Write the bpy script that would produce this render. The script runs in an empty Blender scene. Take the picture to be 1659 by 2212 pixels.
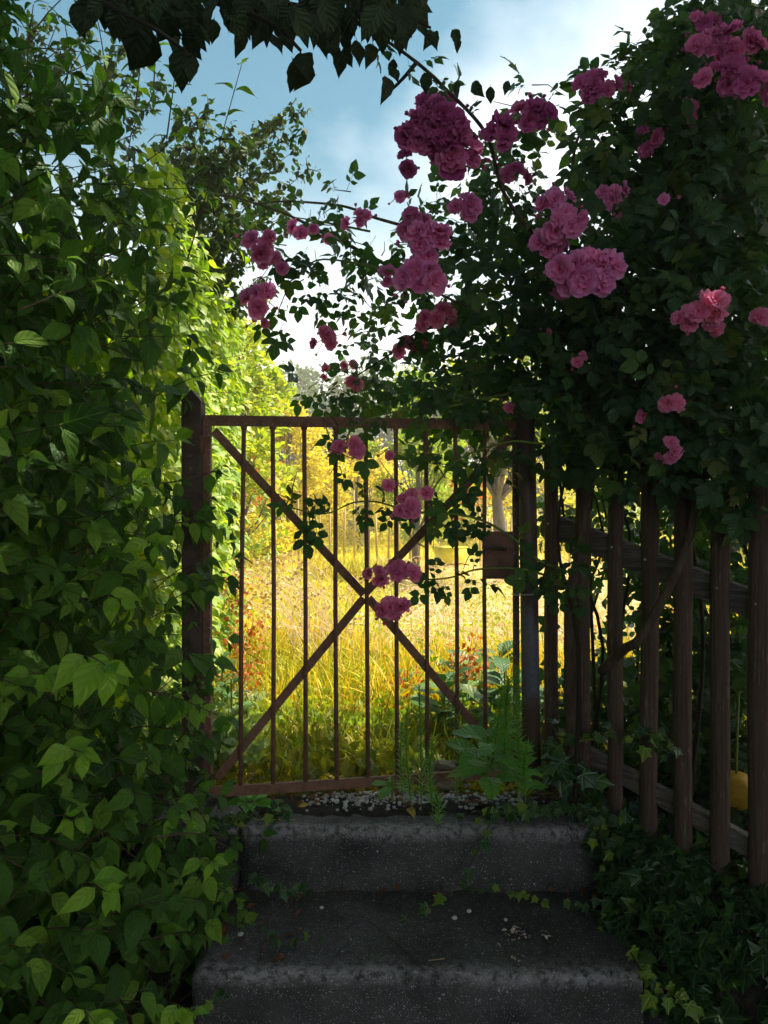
import bpy, bmesh, math, random
import numpy as np
from mathutils import Vector, Matrix, noise
R = math.radians
SC = bpy.context.scene
COL = SC.collection

# ------------------------------------------------------------------ camera
EYE = Vector((0, 0, 1.51)); PITCH = R(-0.56); FPX = 1626.0
cd = bpy.data.cameras.new('camera'); cam = bpy.data.objects.new('camera', cd); COL.objects.link(cam)
cam.location = EYE; cam.rotation_euler = (R(90) + PITCH, 0, 0)
cd.sensor_fit = 'VERTICAL'; cd.sensor_height = 36; cd.lens = 36 * FPX / 2212
cd.clip_start = 0.05; cd.clip_end = 2000
SC.camera = cam

# ------------------------------------------------------------------ sun + sky
SUN_AZ, SUN_EL = R(62), R(60)       # azimuth clockwise from +Y (the view direction)
sd = bpy.data.lights.new('sun', 'SUN'); sun = bpy.data.objects.new('sun', sd); COL.objects.link(sun)
sd.energy = 5.0; sd.angle = R(0.6); sd.color = (1.0, 0.90, 0.74)
sdir = Vector((math.sin(SUN_AZ) * math.cos(SUN_EL), math.cos(SUN_AZ) * math.cos(SUN_EL), math.sin(SUN_EL)))
sun.rotation_euler = sdir.to_track_quat('Z', 'Y').to_euler()
W = bpy.data.worlds.new('World'); SC.world = W; W.use_nodes = True
wn, wl = W.node_tree.nodes, W.node_tree.links
wn.clear()
def N(nt, typ, **kw):
    n = nt.nodes.new(typ)
    for k, v in kw.items():
        if k.startswith('i_'):
            n.inputs[k[2:].replace('_', ' ')].default_value = v
        elif k.startswith('n'):
            n.inputs[int(k[1:])].default_value = v
        else:
            setattr(n, k, v)
    return n
NT = W.node_tree
out = NT.nodes.new('ShaderNodeOutputWorld'); bg = NT.nodes.new('ShaderNodeBackground')
bg.inputs[1].default_value = 0.085
sky = NT.nodes.new('ShaderNodeTexSky'); sky.sky_type = 'NISHITA'; sky.sun_disc = False
sky.sun_elevation = SUN_EL; sky.sun_rotation = SUN_AZ; sky.air_density = 1.0; sky.dust_density = 0.6; sky.ozone_density = 2.5
tint = NT.nodes.new('ShaderNodeMix'); tint.data_type = 'RGBA'; tint.blend_type = 'MULTIPLY'; tint.inputs[0].default_value = 1
wl.new(sky.outputs[0], tint.inputs[6]); tint.inputs[7].default_value = (0.42, 0.84, 0.72, 1)
tc = NT.nodes.new('ShaderNodeTexCoord')
sep = NT.nodes.new('ShaderNodeSeparateXYZ'); wl.new(tc.outputs['Generated'], sep.inputs[0])
nz = NT.nodes.new('ShaderNodeTexNoise'); nz.inputs['Scale'].default_value = 2.1; nz.inputs['Detail'].default_value = 7; nz.inputs['Roughness'].default_value = 0.5
mp = NT.nodes.new('ShaderNodeMapping'); mp.inputs['Location'].default_value = (0.30, 0.1, 0.62); mp.inputs['Scale'].default_value = (1, 1, 1.5)
wl.new(tc.outputs['Generated'], mp.inputs[0]); wl.new(mp.outputs[0], nz.inputs['Vector'])
def M(nt, op, a, b=None, c=None, clamp=False):
    n = nt.nodes.new('ShaderNodeMath'); n.operation = op; n.use_clamp = clamp
    for i, v in enumerate((a, b, c)):
        if v is None: continue
        if isinstance(v, (int, float)): n.inputs[i].default_value = v
        else: nt.links.new(v, n.inputs[i])
    return n.outputs[0]
cl = M(NT, 'MULTIPLY_ADD', nz.outputs[0], 3.2, -1.58)
cl = M(NT, 'ADD', cl, M(NT, 'MULTIPLY', sep.outputs[0], 1.5), clamp=True)
hz = M(NT, 'SMOOTH_MIN', 1.0, 1.0, 0.0)
hzr = NT.nodes.new('ShaderNodeMapRange'); hzr.interpolation_type = 'SMOOTHSTEP'
hzr.inputs[1].default_value = 0.16; hzr.inputs[2].default_value = 0.44; hzr.inputs[3].default_value = 1; hzr.inputs[4].default_value = 0
wl.new(sep.outputs[2], hzr.inputs[0])
mask = M(NT, 'MAXIMUM', cl, hzr.outputs[0], clamp=True)
mx = NT.nodes.new('ShaderNodeMix'); mx.data_type = 'RGBA'
wl.new(mask, mx.inputs[0]); wl.new(tint.outputs[2], mx.inputs[6]); mx.inputs[7].default_value = (8.8, 9.0, 9.4, 1)
wl.new(mx.outputs[2], bg.inputs[0]); wl.new(bg.outputs[0], out.inputs[0])

SC.view_settings.view_transform = 'Standard'; SC.view_settings.look = 'None'
SC.view_settings.exposure = 1.24; SC.view_settings.gamma = 1.0
SC.view_settings.use_curve_mapping = False
HAZE = 0.0058
SC.cycles.volume_bounces = 0; SC.cycles.max_bounces = 6; SC.cycles.diffuse_bounces = 3; SC.cycles.transmission_bounces = 4; SC.cycles.glossy_bounces = 2
SC.cycles.use_denoising = True

# ------------------------------------------------------------------ helpers
cp, sp_ = math.cos(PITCH), math.sin(PITCH)
def P(px, py, d):
    """point at picture position (1659 x 2212 grid) whose distance along +Y is d"""
    u = (px - 829.5) / FPX; v = -(py - 1106) / FPX
    dx, dy, dz = u, cp - v * sp_, sp_ + v * cp
    t = d / dy
    return Vector((dx * t, d, EYE.z + dz * t))
def proj(A):
    A = np.asarray(A, dtype=float) - np.array(EYE)
    f = A[..., 1] * cp + A[..., 2] * sp_; up = -A[..., 1] * sp_ + A[..., 2] * cp
    f = np.where(f < 0.05, 0.05, f)
    return 829.5 + FPX * A[..., 0] / f, 1106 - FPX * up / f, f

WPOS = {}
def setp(o, label=None, cat=None, group=None, kind=None):
    if label: o['label'] = label
    if cat: o['category'] = cat
    if group: o['group'] = group
    if kind: o['kind'] = kind
    return o
def link(o, parent=None, pos=(0, 0, 0)):
    COL.objects.link(o); WPOS[o.name] = Vector(pos)
    if parent is not None:
        o.parent = parent; o.matrix_parent_inverse = Matrix.Translation(-WPOS[parent.name])
    return o
def thing(name, loc, label, cat, group=None, kind=None):
    o = bpy.data.objects.new(name, None); o.location = loc; o.empty_display_size = 0.1
    link(o, None, loc); return setp(o, label, cat, group, kind)
class MB:
    def __init__(s): s.v = []; s.f = []
    def add(s, vs, fs):
        b = len(s.v); s.v += [tuple(v) for v in vs]; s.f += [tuple(i + b for i in f) for f in fs]
    def build(s, name, mat, parent=None, loc=(0, 0, 0), smooth=False, **kw):
        me = bpy.data.meshes.new(name); L = Vector(loc)
        me.from_pydata([tuple(Vector(v) - L) for v in s.v], [], s.f); me.update()
        if smooth: me.shade_smooth()
        me.materials.append(mat)
        o = bpy.data.objects.new(name, me); o.location = L
        link(o, parent, L); return setp(o, **kw)
def frame_of(d, up=Vector((0, 0, 1))):
    d = Vector(d).normalized(); x = d.cross(up)
    if x.length < 1e-4: x = d.cross(Vector((1, 0, 0)))
    x.normalize(); return x, d, x.cross(d)
def tube(mb, pts, rad, seg=6, caps=True, wob=0.0):
    pts = [Vector(p) for p in pts]; n = len(pts); rings = []; vs = []; fs = []
    if isinstance(rad, (int, float)): rad = [rad] * n
    ref = None
    for i, p in enumerate(pts):
        t = (pts[min(i + 1, n - 1)] - pts[max(i - 1, 0)])
        if t.length < 1e-7: t = Vector((0, 0, 1))
        t.normalize()
        if ref is None: ref = t.orthogonal().normalized()
        ref = (ref - t * ref.dot(t)); ref.normalize(); b = t.cross(ref)
        for k in range(seg):
            a = 2 * math.pi * k / seg
            r = rad[i] * (1 + wob * math.sin(k * 2.3 + i * 1.7))
            vs.append(p + ref * (math.cos(a) * r) + b * (math.sin(a) * r))
    for i in range(n - 1):
        for k in range(seg):
            a = i * seg + k; c = i * seg + (k + 1) % seg
            fs.append((a, c, c + seg, a + seg))
    if caps:
        fs.append(tuple(range(seg - 1, -1, -1))); fs.append(tuple((n - 1) * seg + k for k in range(seg)))
    mb.add(vs, fs)
def spline(pts, sub=6):
    pts = [Vector(p) for p in pts]; q = [pts[0] * 2 - pts[1]] + pts + [pts[-1] * 2 - pts[-2]]; o = []
    for i in range(1, len(q) - 2):
        for k in range(sub):
            t = k / sub; a, b, c, d = q[i - 1], q[i], q[i + 1], q[i + 2]
            o.append(0.5 * ((2 * b) + (c - a) * t + (2 * a - 5 * b + 4 * c - d) * t * t + (-a + 3 * b - 3 * c + d) * t ** 3))
    o.append(pts[-1]); return o
def bevel_mesh(o, w, seg=2):
    bm = bmesh.new(); bm.from_mesh(o.data)
    bmesh.ops.bevel(bm, geom=list(bm.edges), offset=w, segments=seg, affect='EDGES', profile=0.5)
    bm.to_mesh(o.data); bm.free(); return o
def beam(name, p0, p1, w, h, mat, parent, up=(0, 0, 1), bev=0.0015, **kw):
    """box from p0 to p1, w across, h along up"""
    p0, p1 = Vector(p0), Vector(p1); x, d, z = frame_of(p1 - p0, Vector(up)); mb = MB(); vs = []
    for p in (p0, p1):
        for a, b in ((-1, -1), (1, -1), (1, 1), (-1, 1)): vs.append(p + x * a * w / 2 + z * b * h / 2)
    mb.add(vs, [(0, 1, 2, 3), (7, 6, 5, 4), (0, 4, 5, 1), (1, 5, 6, 2), (2, 6, 7, 3), (3, 7, 4, 0)])
    o = mb.build(name, mat, parent, loc=(p0 + p1) / 2, **kw)
    if bev: bevel_mesh(o, bev)
    return o

# ------------------------------------------------------------------ materials
def newmat(name):
    m = bpy.data.materials.new(name); m.use_nodes = True; nt = m.node_tree; nt.nodes.clear()
    o = nt.nodes.new('ShaderNodeOutputMaterial'); return m, nt, o
def ramp(nt, fac, stops, interp='LINEAR'):
    r = nt.nodes.new('ShaderNodeValToRGB'); r.color_ramp.interpolation = interp; e = r.color_ramp.elements
    while len(e) < len(stops): e.new(0.5)
    for el, (p, c) in zip(e, stops): el.position = p; el.color = (*c, 1) if len(c) == 3 else c
    nt.links.new(fac, r.inputs[0]); return r.outputs[0]
def mixc(nt, fac, a, b, mode='MIX'):
    n = nt.nodes.new('ShaderNodeMix'); n.data_type = 'RGBA'; n.blend_type = mode; n.clamp_factor = True
    for i, v in ((0, fac), (6, a), (7, b)):
        if isinstance(v, (int, float)): n.inputs[i].default_value = v
        elif isinstance(v, tuple): n.inputs[i].default_value = (*v, 1)
        else: nt.links.new(v, n.inputs[i])
    return n.outputs[2]
def noise_t(nt, scale, detail=4, rough=0.55, vec=None, sc=None):
    n = nt.nodes.new('ShaderNodeTexNoise'); n.inputs['Scale'].default_value = scale; n.inputs['Detail'].default_value = detail; n.inputs['Roughness'].default_value = rough
    if vec is None: vec = nt.nodes.new('ShaderNodeTexCoord').outputs['Object']
    if sc:
        m = nt.nodes.new('ShaderNodeMapping'); m.inputs['Scale'].default_value = sc; nt.links.new(vec, m.inputs[0]); vec = m.outputs[0]
    nt.links.new(vec, n.inputs['Vector']); return n.outputs[0]
def geopos(nt): return nt.nodes.new('ShaderNodeNewGeometry').outputs['Position']
def bump(nt, h, strength=0.4, dist=0.01):
    b = nt.nodes.new('ShaderNodeBump'); b.inputs['Strength'].default_value = strength; b.inputs['Distance'].default_value = dist
    nt.links.new(h, b.inputs['Height']); return b.outputs[0]
def principled(nt, out, col, rough=0.7, nrm=None, spec=0.4, metal=0.0):
    p = nt.nodes.new('ShaderNodeBsdfPrincipled')
    for k, v in (('Base Color', col), ('Roughness', rough), ('Metallic', metal)):
        if isinstance(v, (int, float)): p.inputs[k].default_value = v
        elif isinstance(v, tuple): p.inputs[k].default_value = (*v, 1)
        else: nt.links.new(v, p.inputs[k])
    p.inputs['Specular IOR Level'].default_value = spec
    if nrm is not None: nt.links.new(nrm, p.inputs['Normal'])
    if out is not None: nt.links.new(p.outputs[0], out.inputs[0])
    return p
def rnd_value(nt):
    a = nt.nodes.new('ShaderNodeAttribute'); a.attribute_name = 'rnd'
    oi = nt.nodes.new('ShaderNodeObjectInfo')
    return M(nt, 'FRACT', M(nt, 'ADD', a.outputs['Fac'], oi.outputs['Random']))
def leaf_mat(name, stops, transl=0.3, rough=0.45, veins='arc', vein_col=(0.2, 0.3, 0.08), vk=5.0, spec=0.4, tcol=None, blot=0.25):
    m, nt, o = newmat(name); r = rnd_value(nt)
    col = ramp(nt, r, stops)
    nn = noise_t(nt, 9, 3, vec=geopos(nt))
    col = mixc(nt, M(nt, 'MULTIPLY', nn, blot), col, tuple(c * 0.45 for c in stops[0][1]))
    nrm = None
    if veins:
        uv = nt.nodes.new('ShaderNodeUVMap').outputs[0]; s = nt.nodes.new('ShaderNodeSeparateXYZ'); nt.links.new(uv, s.inputs[0])
        if veins == 'arc':
            a = M(nt, 'ABSOLUTE', M(nt, 'MULTIPLY_ADD', s.outputs[0], 2, -1))
            ph = M(nt, 'SUBTRACT', M(nt, 'MULTIPLY', s.outputs[1], vk), M(nt, 'MULTIPLY', M(nt, 'POWER', a, 0.8), 1.6))
            pp = M(nt, 'PINGPONG', ph, 0.5)
            side = M(nt, 'LESS_THAN', pp, 0.045)
            mid = M(nt, 'LESS_THAN', a, 0.045)
            v = M(nt, 'MAXIMUM', M(nt, 'MULTIPLY', side, 0.8), mid)
            h = M(nt, 'ADD', M(nt, 'MULTIPLY', M(nt, 'POWER', pp, 0.5), 1.0), M(nt, 'MULTIPLY', M(nt, 'MINIMUM', a, 0.15), 3))
        else:   # palmate
            x = M(nt, 'SUBTRACT', s.outputs[0], 0.5); y = M(nt, 'SUBTRACT', s.outputs[1], 0.12)
            an = M(nt, 'ARCTAN2', x, y); rr = M(nt, 'SQRT', M(nt, 'ADD', M(nt, 'MULTIPLY', x, x), M(nt, 'MULTIPLY', y, y)))
            pp = M(nt, 'MULTIPLY', M(nt, 'PINGPONG', an, 0.42), rr)
            v = M(nt, 'LESS_THAN', pp, 0.016); h = M(nt, 'MINIMUM', pp, 0.06); h = M(nt, 'MULTIPLY', h, 8)
        col = mixc(nt, M(nt, 'MULTIPLY', M(nt, 'SUBTRACT', 1.0, M(nt, 'MULTIPLY', h, 1.0), clamp=True), 0.45), col, tuple(c * 0.35 for c in stops[0][1]))  # groove shading put into the colour, darker where the vein relief is low
        col = mixc(nt, M(nt, 'MULTIPLY', v, 0.6), col, vein_col)
        nrm = bump(nt, h, 0.6, 0.005)
    p = principled(nt, None, col, rough, nrm, spec)
    t = nt.nodes.new('ShaderNodeBsdfTranslucent')
    tcl = mixc(nt, 1.0, col, tcol or (1.5, 1.7, 0.5), 'MULTIPLY')
    nt.links.new(tcl, t.inputs[0])
    mx = nt.nodes.new('ShaderNodeMixShader'); mx.inputs[0].default_value = transl
    nt.links.new(p.outputs[0], mx.inputs[1]); nt.links.new(t.outputs[0], mx.inputs[2]); nt.links.new(mx.outputs[0], o.inputs[0])
    return m

MT = {}
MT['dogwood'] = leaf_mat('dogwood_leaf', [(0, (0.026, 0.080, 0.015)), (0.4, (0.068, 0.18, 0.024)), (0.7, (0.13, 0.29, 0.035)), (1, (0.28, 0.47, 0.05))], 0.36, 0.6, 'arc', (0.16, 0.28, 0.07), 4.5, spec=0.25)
MT['young'] = leaf_mat('sunfleck_young_leaf', [(0, (0.17, 0.40, 0.03)), (1, (0.32, 0.54, 0.045))], 0.36, 0.45, 'arc', (0.3, 0.45, 0.12), 4.5)  # brighter dogwood leaf for young shoots, sun flecks included in the colour
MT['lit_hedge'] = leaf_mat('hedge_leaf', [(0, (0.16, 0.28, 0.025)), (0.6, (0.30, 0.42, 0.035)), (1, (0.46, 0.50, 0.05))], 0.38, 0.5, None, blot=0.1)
MT['rose_leaf'] = leaf_mat('rose_leaf', [(0, (0.026, 0.078, 0.028)), (0.6, (0.05, 0.128, 0.04)), (0.9, (0.09, 0.19, 0.04)), (1, (0.17, 0.20, 0.04))], 0.32, 0.42, 'arc', (0.1, 0.17, 0.07), 6, spec=0.5, tcol=(1.3, 1.7, 0.5))
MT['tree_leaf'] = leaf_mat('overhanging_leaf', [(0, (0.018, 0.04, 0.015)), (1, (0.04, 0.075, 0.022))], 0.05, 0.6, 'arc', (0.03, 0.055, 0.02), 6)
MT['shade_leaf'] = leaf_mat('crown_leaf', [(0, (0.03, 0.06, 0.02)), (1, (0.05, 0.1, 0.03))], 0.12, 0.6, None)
MT['plum_leaf'] = leaf_mat('plum_leaf', [(0, (0.02, 0.05, 0.014)), (0.7, (0.04, 0.09, 0.018)), (1, (0.10, 0.15, 0.03))], 0.2, 0.7, None)
MT['ivy'] = leaf_mat('ivy_leaf', [(0, (0.018, 0.065, 0.02)), (0.7, (0.035, 0.12, 0.028)), (1, (0.10, 0.22, 0.03))], 0.15, 0.35, 'palm', (0.16, 0.26, 0.1), spec=0.5)
MT['young_ivy'] = leaf_mat('young_ivy_leaf', [(0, (0.13, 0.27, 0.02)), (1, (0.28, 0.38, 0.03))], 0.2, 0.4, 'palm', (0.35, 0.45, 0.12))
MT['broad'] = leaf_mat('broad_leaf', [(0, (0.13, 0.38, 0.04)), (1, (0.22, 0.48, 0.06))], 0.3, 0.4, 'arc', (0.14, 0.3, 0.06), 7)
MT['olive'] = leaf_mat('olive_weed_leaf', [(0, (0.10, 0.17, 0.03)), (0.5, (0.26, 0.28, 0.04)), (1, (0.46, 0.38, 0.04))], 0.3, 0.5, 'arc', (0.4, 0.4, 0.12), 5)
MT['dark_broad'] = leaf_mat('garden_leaf', [(0, (0.035, 0.10, 0.02)), (0.7, (0.07, 0.19, 0.03)), (1, (0.2, 0.3, 0.05))], 0.28, 0.45, 'arc', (0.12, 0.22, 0.05), 7)
MT['needle'] = leaf_mat('needle_leaf', [(0, (0.16, 0.40, 0.05)), (1, (0.24, 0.48, 0.07))], 0.3, 0.5, None)
MT['grass'] = leaf_mat('grass_blade', [(0, (0.30, 0.36, 0.02)), (0.35, (0.60, 0.50, 0.02)), (0.7, (0.80, 0.60, 0.02)), (1, (0.84, 0.66, 0.08))], 0.35, 0.6, None, blot=0.1, tcol=(1.1, 1.0, 0.35))
MT['near_grass'] = leaf_mat('near_grass_blade', [(0, (0.16, 0.26, 0.03)), (0.4, (0.38, 0.42, 0.04)), (1, (0.64, 0.52, 0.06))], 0.35, 0.6, None, blot=0.1, tcol=(1.1, 1.1, 0.35))
MT['straw'] = leaf_mat('straw', [(0, (0.62, 0.42, 0.22)), (0.5, (0.76, 0.54, 0.34)), (1, (0.88, 0.70, 0.50))], 0.2, 0.6, None, blot=0.15, tcol=(1, 0.9, 0.6))
MT['yellow_leaf'] = leaf_mat('yellow_leaf', [(0, (0.46, 0.42, 0.02)), (0.5, (0.72, 0.62, 0.02)), (1, (0.85, 0.75, 0.04))], 0.45, 0.6, None, blot=0.15, tcol=(1.1, 1.0, 0.4))
MT['lime_leaf'] = leaf_mat('lime_leaf', [(0, (0.20, 0.30, 0.03)), (0.6, (0.38, 0.44, 0.04)), (1, (0.58, 0.52, 0.05))], 0.38, 0.6, None, blot=0.2)
MT['forest_leaf'] = leaf_mat('forest_leaf', [(0, (0.05, 0.10, 0.05)), (0.6, (0.09, 0.16, 0.07)), (1, (0.16, 0.22, 0.09))], 0.2, 0.7, None)
MT['red_leaf'] = leaf_mat('red_leaf', [(0, (0.5, 0.12, 0.03)), (1, (0.62, 0.30, 0.05))], 0.3, 0.6, None, tcol=(1.2, 0.8, 0.4))
MT['pale_leaf'] = leaf_mat('pale_leaf', [(0, (0.20, 0.32, 0.10)), (1, (0.42, 0.48, 0.20))], 0.25, 0.5, 'arc', (0.4, 0.45, 0.25), 5)
MT['dead_leaf'] = leaf_mat('dead_leaf', [(0, (0.16, 0.05, 0.03)), (1, (0.32, 0.14, 0.07))], 0.15, 0.6, 'arc', (0.3, 0.15, 0.08), 5)
MT['gold_leaf'] = leaf_mat('fallen_yellow_leaf', [(0, (0.45, 0.26, 0.02)), (1, (0.6, 0.4, 0.03))], 0.2, 0.6, 'arc', (0.6, 0.45, 0.1), 5)

def petal_mat(nm='rose_petal', hot=0.0, dk=None, lt=None):
    m, nt, o = newmat(nm); r = rnd_value(nt)
    uv = nt.nodes.new('ShaderNodeUVMap').outputs[0]; s = nt.nodes.new('ShaderNodeSeparateXYZ'); nt.links.new(uv, s.inputs[0])
    c1 = ramp(nt, s.outputs[1], [(0, (0.62, 0.34, 0.06)), (0.12, (0.62, 0.03, 0.12)), (0.35, (0.86, 0.15, 0.42)), (1, (0.95, 0.42, 0.86))])
    c2 = ramp(nt, s.outputs[1], [(0, (0.62, 0.34, 0.06)), (0.12, (0.72, 0.04, 0.12)), (0.4, (0.92, 0.16, 0.34)), (1, (0.97, 0.40, 0.66))])
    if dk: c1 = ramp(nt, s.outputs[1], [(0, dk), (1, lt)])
    c = mixc(nt, M(nt, 'MULTIPLY_ADD', r, .5, hot, clamp=True), c1, c2)
    pv = noise_t(nt, 5, 3, 0.6, vec=uv, sc=(9, 0.8, 1))
    c = mixc(nt, M(nt, 'MULTIPLY', pv, 0.25), c, (0.6, 0.06, 0.2))
    p = principled(nt, None, c, 0.6, bump(nt, pv, 0.25, 0.002), 0.2)
    t = nt.nodes.new('ShaderNodeBsdfTranslucent'); nt.links.new(c, t.inputs[0])
    mx = nt.nodes.new('ShaderNodeMixShader'); mx.inputs[0].default_value = 0.42
    nt.links.new(p.outputs[0], mx.inputs[1]); nt.links.new(t.outputs[0], mx.inputs[2]); nt.links.new(mx.outputs[0], o.inputs[0])
    return m
MT['petal'] = petal_mat(); MT['hot_petal'] = petal_mat('pink_petal', .85); MT['shaded_petal'] = petal_mat('shaded_petal', .1, (0.26, 0.012, 0.10), (0.50, 0.08, 0.38))  # last is a darker petal copy: shade on the upper blooms as colour
def simple(name, c0, c1, scale=20, rough=0.8, bs=0.3, bd=0.004, sc=None, spec=0.3, metal=0.0, detail=5):
    m, nt, o = newmat(name); n = noise_t(nt, scale, detail, 0.6, sc=sc, vec=geopos(nt))
    principled(nt, o, ramp(nt, n, [(0.3, c0), (0.7, c1)]), rough, bump(nt, n, bs, bd), spec, metal); return m
MT['stamen'] = simple('stamen', (0.5, 0.3, 0.03), (0.7, 0.45, 0.05))
MT['bark'] = simple('rose_bark', (0.05, 0.035, 0.025), (0.16, 0.11, 0.08), 60, 0.85, 0.7, 0.006, (1, 1, 0.25))
MT['twig'] = simple('brown_twig', (0.06, 0.035, 0.02), (0.13, 0.08, 0.05), 60)
MT['dark_twig'] = simple('dark_twig', (0.02, 0.015, 0.01), (0.04, 0.03, 0.02), 60)
MT['green_stem'] = simple('green_stem', (0.12, 0.2, 0.04), (0.22, 0.28, 0.06), 40)
MT['far_bark'] = simple('far_bark', (0.09, 0.08, 0.07), (0.20, 0.18, 0.16), 12, sc=(1, 1, 0.3))
MT['stake'] = simple('weathered_stake', (0.30, 0.20, 0.08), (0.55, 0.40, 0.20), 14, sc=(1, 1, 0.2))
MT['shed'] = simple('shed_wall', (0.3, 0.3, 0.28), (0.45, 0.45, 0.42), 8)
MT['shed_roof'] = simple('shed_roof', (0.35, 0.36, 0.36), (0.5, 0.5, 0.5), 8)
MT['tub'] = simple('yellow_plastic', (0.7, 0.6, 0.03), (0.8, 0.7, 0.05), 5, 0.4)
MT['barrel'] = simple('grey_plastic', (0.35, 0.33, 0.3), (0.5, 0.47, 0.42), 5, 0.5)
MT['melon'] = simple('yellow_rind', (0.50, 0.28, 0.02), (0.70, 0.45, 0.04), 30, 0.5, 0.3, 0.004)
MT['pebble'] = simple('pale_pebble', (0.22, 0.22, 0.22), (0.62, 0.6, 0.58), 30, 0.8)
MT['stone'] = simple('mossy_stone', (0.14, 0.12, 0.08), (0.34, 0.30, 0.22), 14, 0.9, 0.8, 0.02)
MT['tie'] = simple('white_plastic', (0.6, 0.6, 0.6), (0.7, 0.7, 0.7), 5, 0.4)
MT['zinc'] = simple('zinc_stud', (0.45, 0.38, 0.28), (0.7, 0.62, 0.5), 40, 0.5)

def rust_mat(name, dark, mid, hot, amt=0.5):
    m, nt, o = newmat(name); g = geopos(nt)
    n = noise_t(nt, 24, 6, 0.7, vec=g); n2 = noise_t(nt, 70, 4, 0.7, vec=g); n3 = noise_t(nt, 320, 2, 0.6, vec=g)
    c = ramp(nt, n, [(0.35, dark), (0.6, mid)])
    c = mixc(nt, M(nt, 'MULTIPLY', ramp(nt, n2, [(0.5, (0, 0, 0)), (0.68, (1, 1, 1))]), amt), c, hot)
    c = mixc(nt, M(nt, 'MULTIPLY', ramp(nt, n3, [(0.6, (0, 0, 0)), (0.7, (1, 1, 1))]), 0.35), c, tuple(x * 2.2 for x in mid))
    h = M(nt, 'ADD', n2, M(nt, 'MULTIPLY', n3, 0.5))
    principled(nt, o, c, 0.72, bump(nt, h, 0.6, 0.003), 0.35); return m
MT['rust'] = rust_mat('rusty_steel', (0.125, 0.070, 0.053), (0.26, 0.135, 0.092), (0.38, 0.15, 0.06))
MT['rustdark'] = rust_mat('dark_rusty_steel', (0.055, 0.040, 0.035), (0.115, 0.078, 0.062), (0.2, 0.10, 0.05), 0.35)
def pipe_mat():
    m, nt, o = newmat('painted_pipe'); g = geopos(nt); s = nt.nodes.new('ShaderNodeSeparateXYZ'); nt.links.new(g, s.inputs[0])
    n = noise_t(nt, 10, 6, 0.65, vec=g, sc=(1, 1, 0.4)); n2 = noise_t(nt, 70, 5, 0.6, vec=g)
    br = ramp(nt, n, [(0.4, (0.07, 0.045, 0.038)), (0.65, (0.14, 0.085, 0.065))])
    gr = ramp(nt, n2, [(0.35, (0.12, 0.125, 0.15)), (0.7, (0.19, 0.195, 0.23))])
    k = M(nt, 'MULTIPLY', M(nt, 'SUBTRACT', M(nt, 'MULTIPLY_ADD', n, 0.5, 0.88), s.outputs[2]), 12, clamp=True)
    k = M(nt, 'MULTIPLY', k, M(nt, 'MULTIPLY', M(nt, 'SUBTRACT', s.outputs[2], M(nt, 'MULTIPLY_ADD', n, 0.3, 0.6)), 12, clamp=True))
    principled(nt, o, mixc(nt, k, br, gr), 0.55, bump(nt, n2, 0.35, 0.002), 0.45); return m
MT['pipe'] = pipe_mat()
def wood_mat(name, dark, mid, pale, wear_and_highlight, sx=(60, 60, 2.5)):
    m, nt, o = newmat(name); tcn = nt.nodes.new('ShaderNodeTexCoord').outputs['Object']
    oi = nt.nodes.new('ShaderNodeObjectInfo'); va = nt.nodes.new('ShaderNodeVectorMath'); va.operation = 'ADD'
    cm = nt.nodes.new('ShaderNodeCombineXYZ'); nt.links.new(M(nt, 'MULTIPLY', oi.outputs['Random'], 13), cm.inputs[2])
    nt.links.new(tcn, va.inputs[0]); nt.links.new(cm.outputs[0], va.inputs[1]); v = va.outputs[0]
    g = noise_t(nt, 1, 5, 0.65, vec=v, sc=sx); b = noise_t(nt, 5, 4, 0.6, vec=v, sc=(2, 2, 1))
    fl = noise_t(nt, 1, 4, 0.7, vec=v, sc=(sx[0] * 1.5, sx[1] * 1.5, sx[2] * 5))
    c = ramp(nt, g, [(0.3, dark), (0.62, mid)])
    k = M(nt, 'MULTIPLY', M(nt, 'GREATER_THAN', M(nt, 'ADD', fl, M(nt, 'MULTIPLY', b, 0.5)), wear_and_highlight), M(nt, 'GREATER_THAN', g, 0.48))
    c = mixc(nt, M(nt, 'MULTIPLY', k, 0.7), c, pale)
    c = mixc(nt, M(nt, 'MULTIPLY', b, 0.4), c, dark)
    principled(nt, o, c, 0.82, bump(nt, g, 0.9, 0.005), 0.2); return m
MT['picket'] = wood_mat('stained_picket_wood', (0.070, 0.045, 0.036), (0.155, 0.100, 0.078), (0.34, 0.27, 0.24), 0.88, (150, 150, 3.0))
MT['rail'] = wood_mat('weathered_rail_wood', (0.07, 0.055, 0.048), (0.17, 0.14, 0.125), (0.36, 0.33, 0.31), 0.8, (3, 90, 90))

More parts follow.
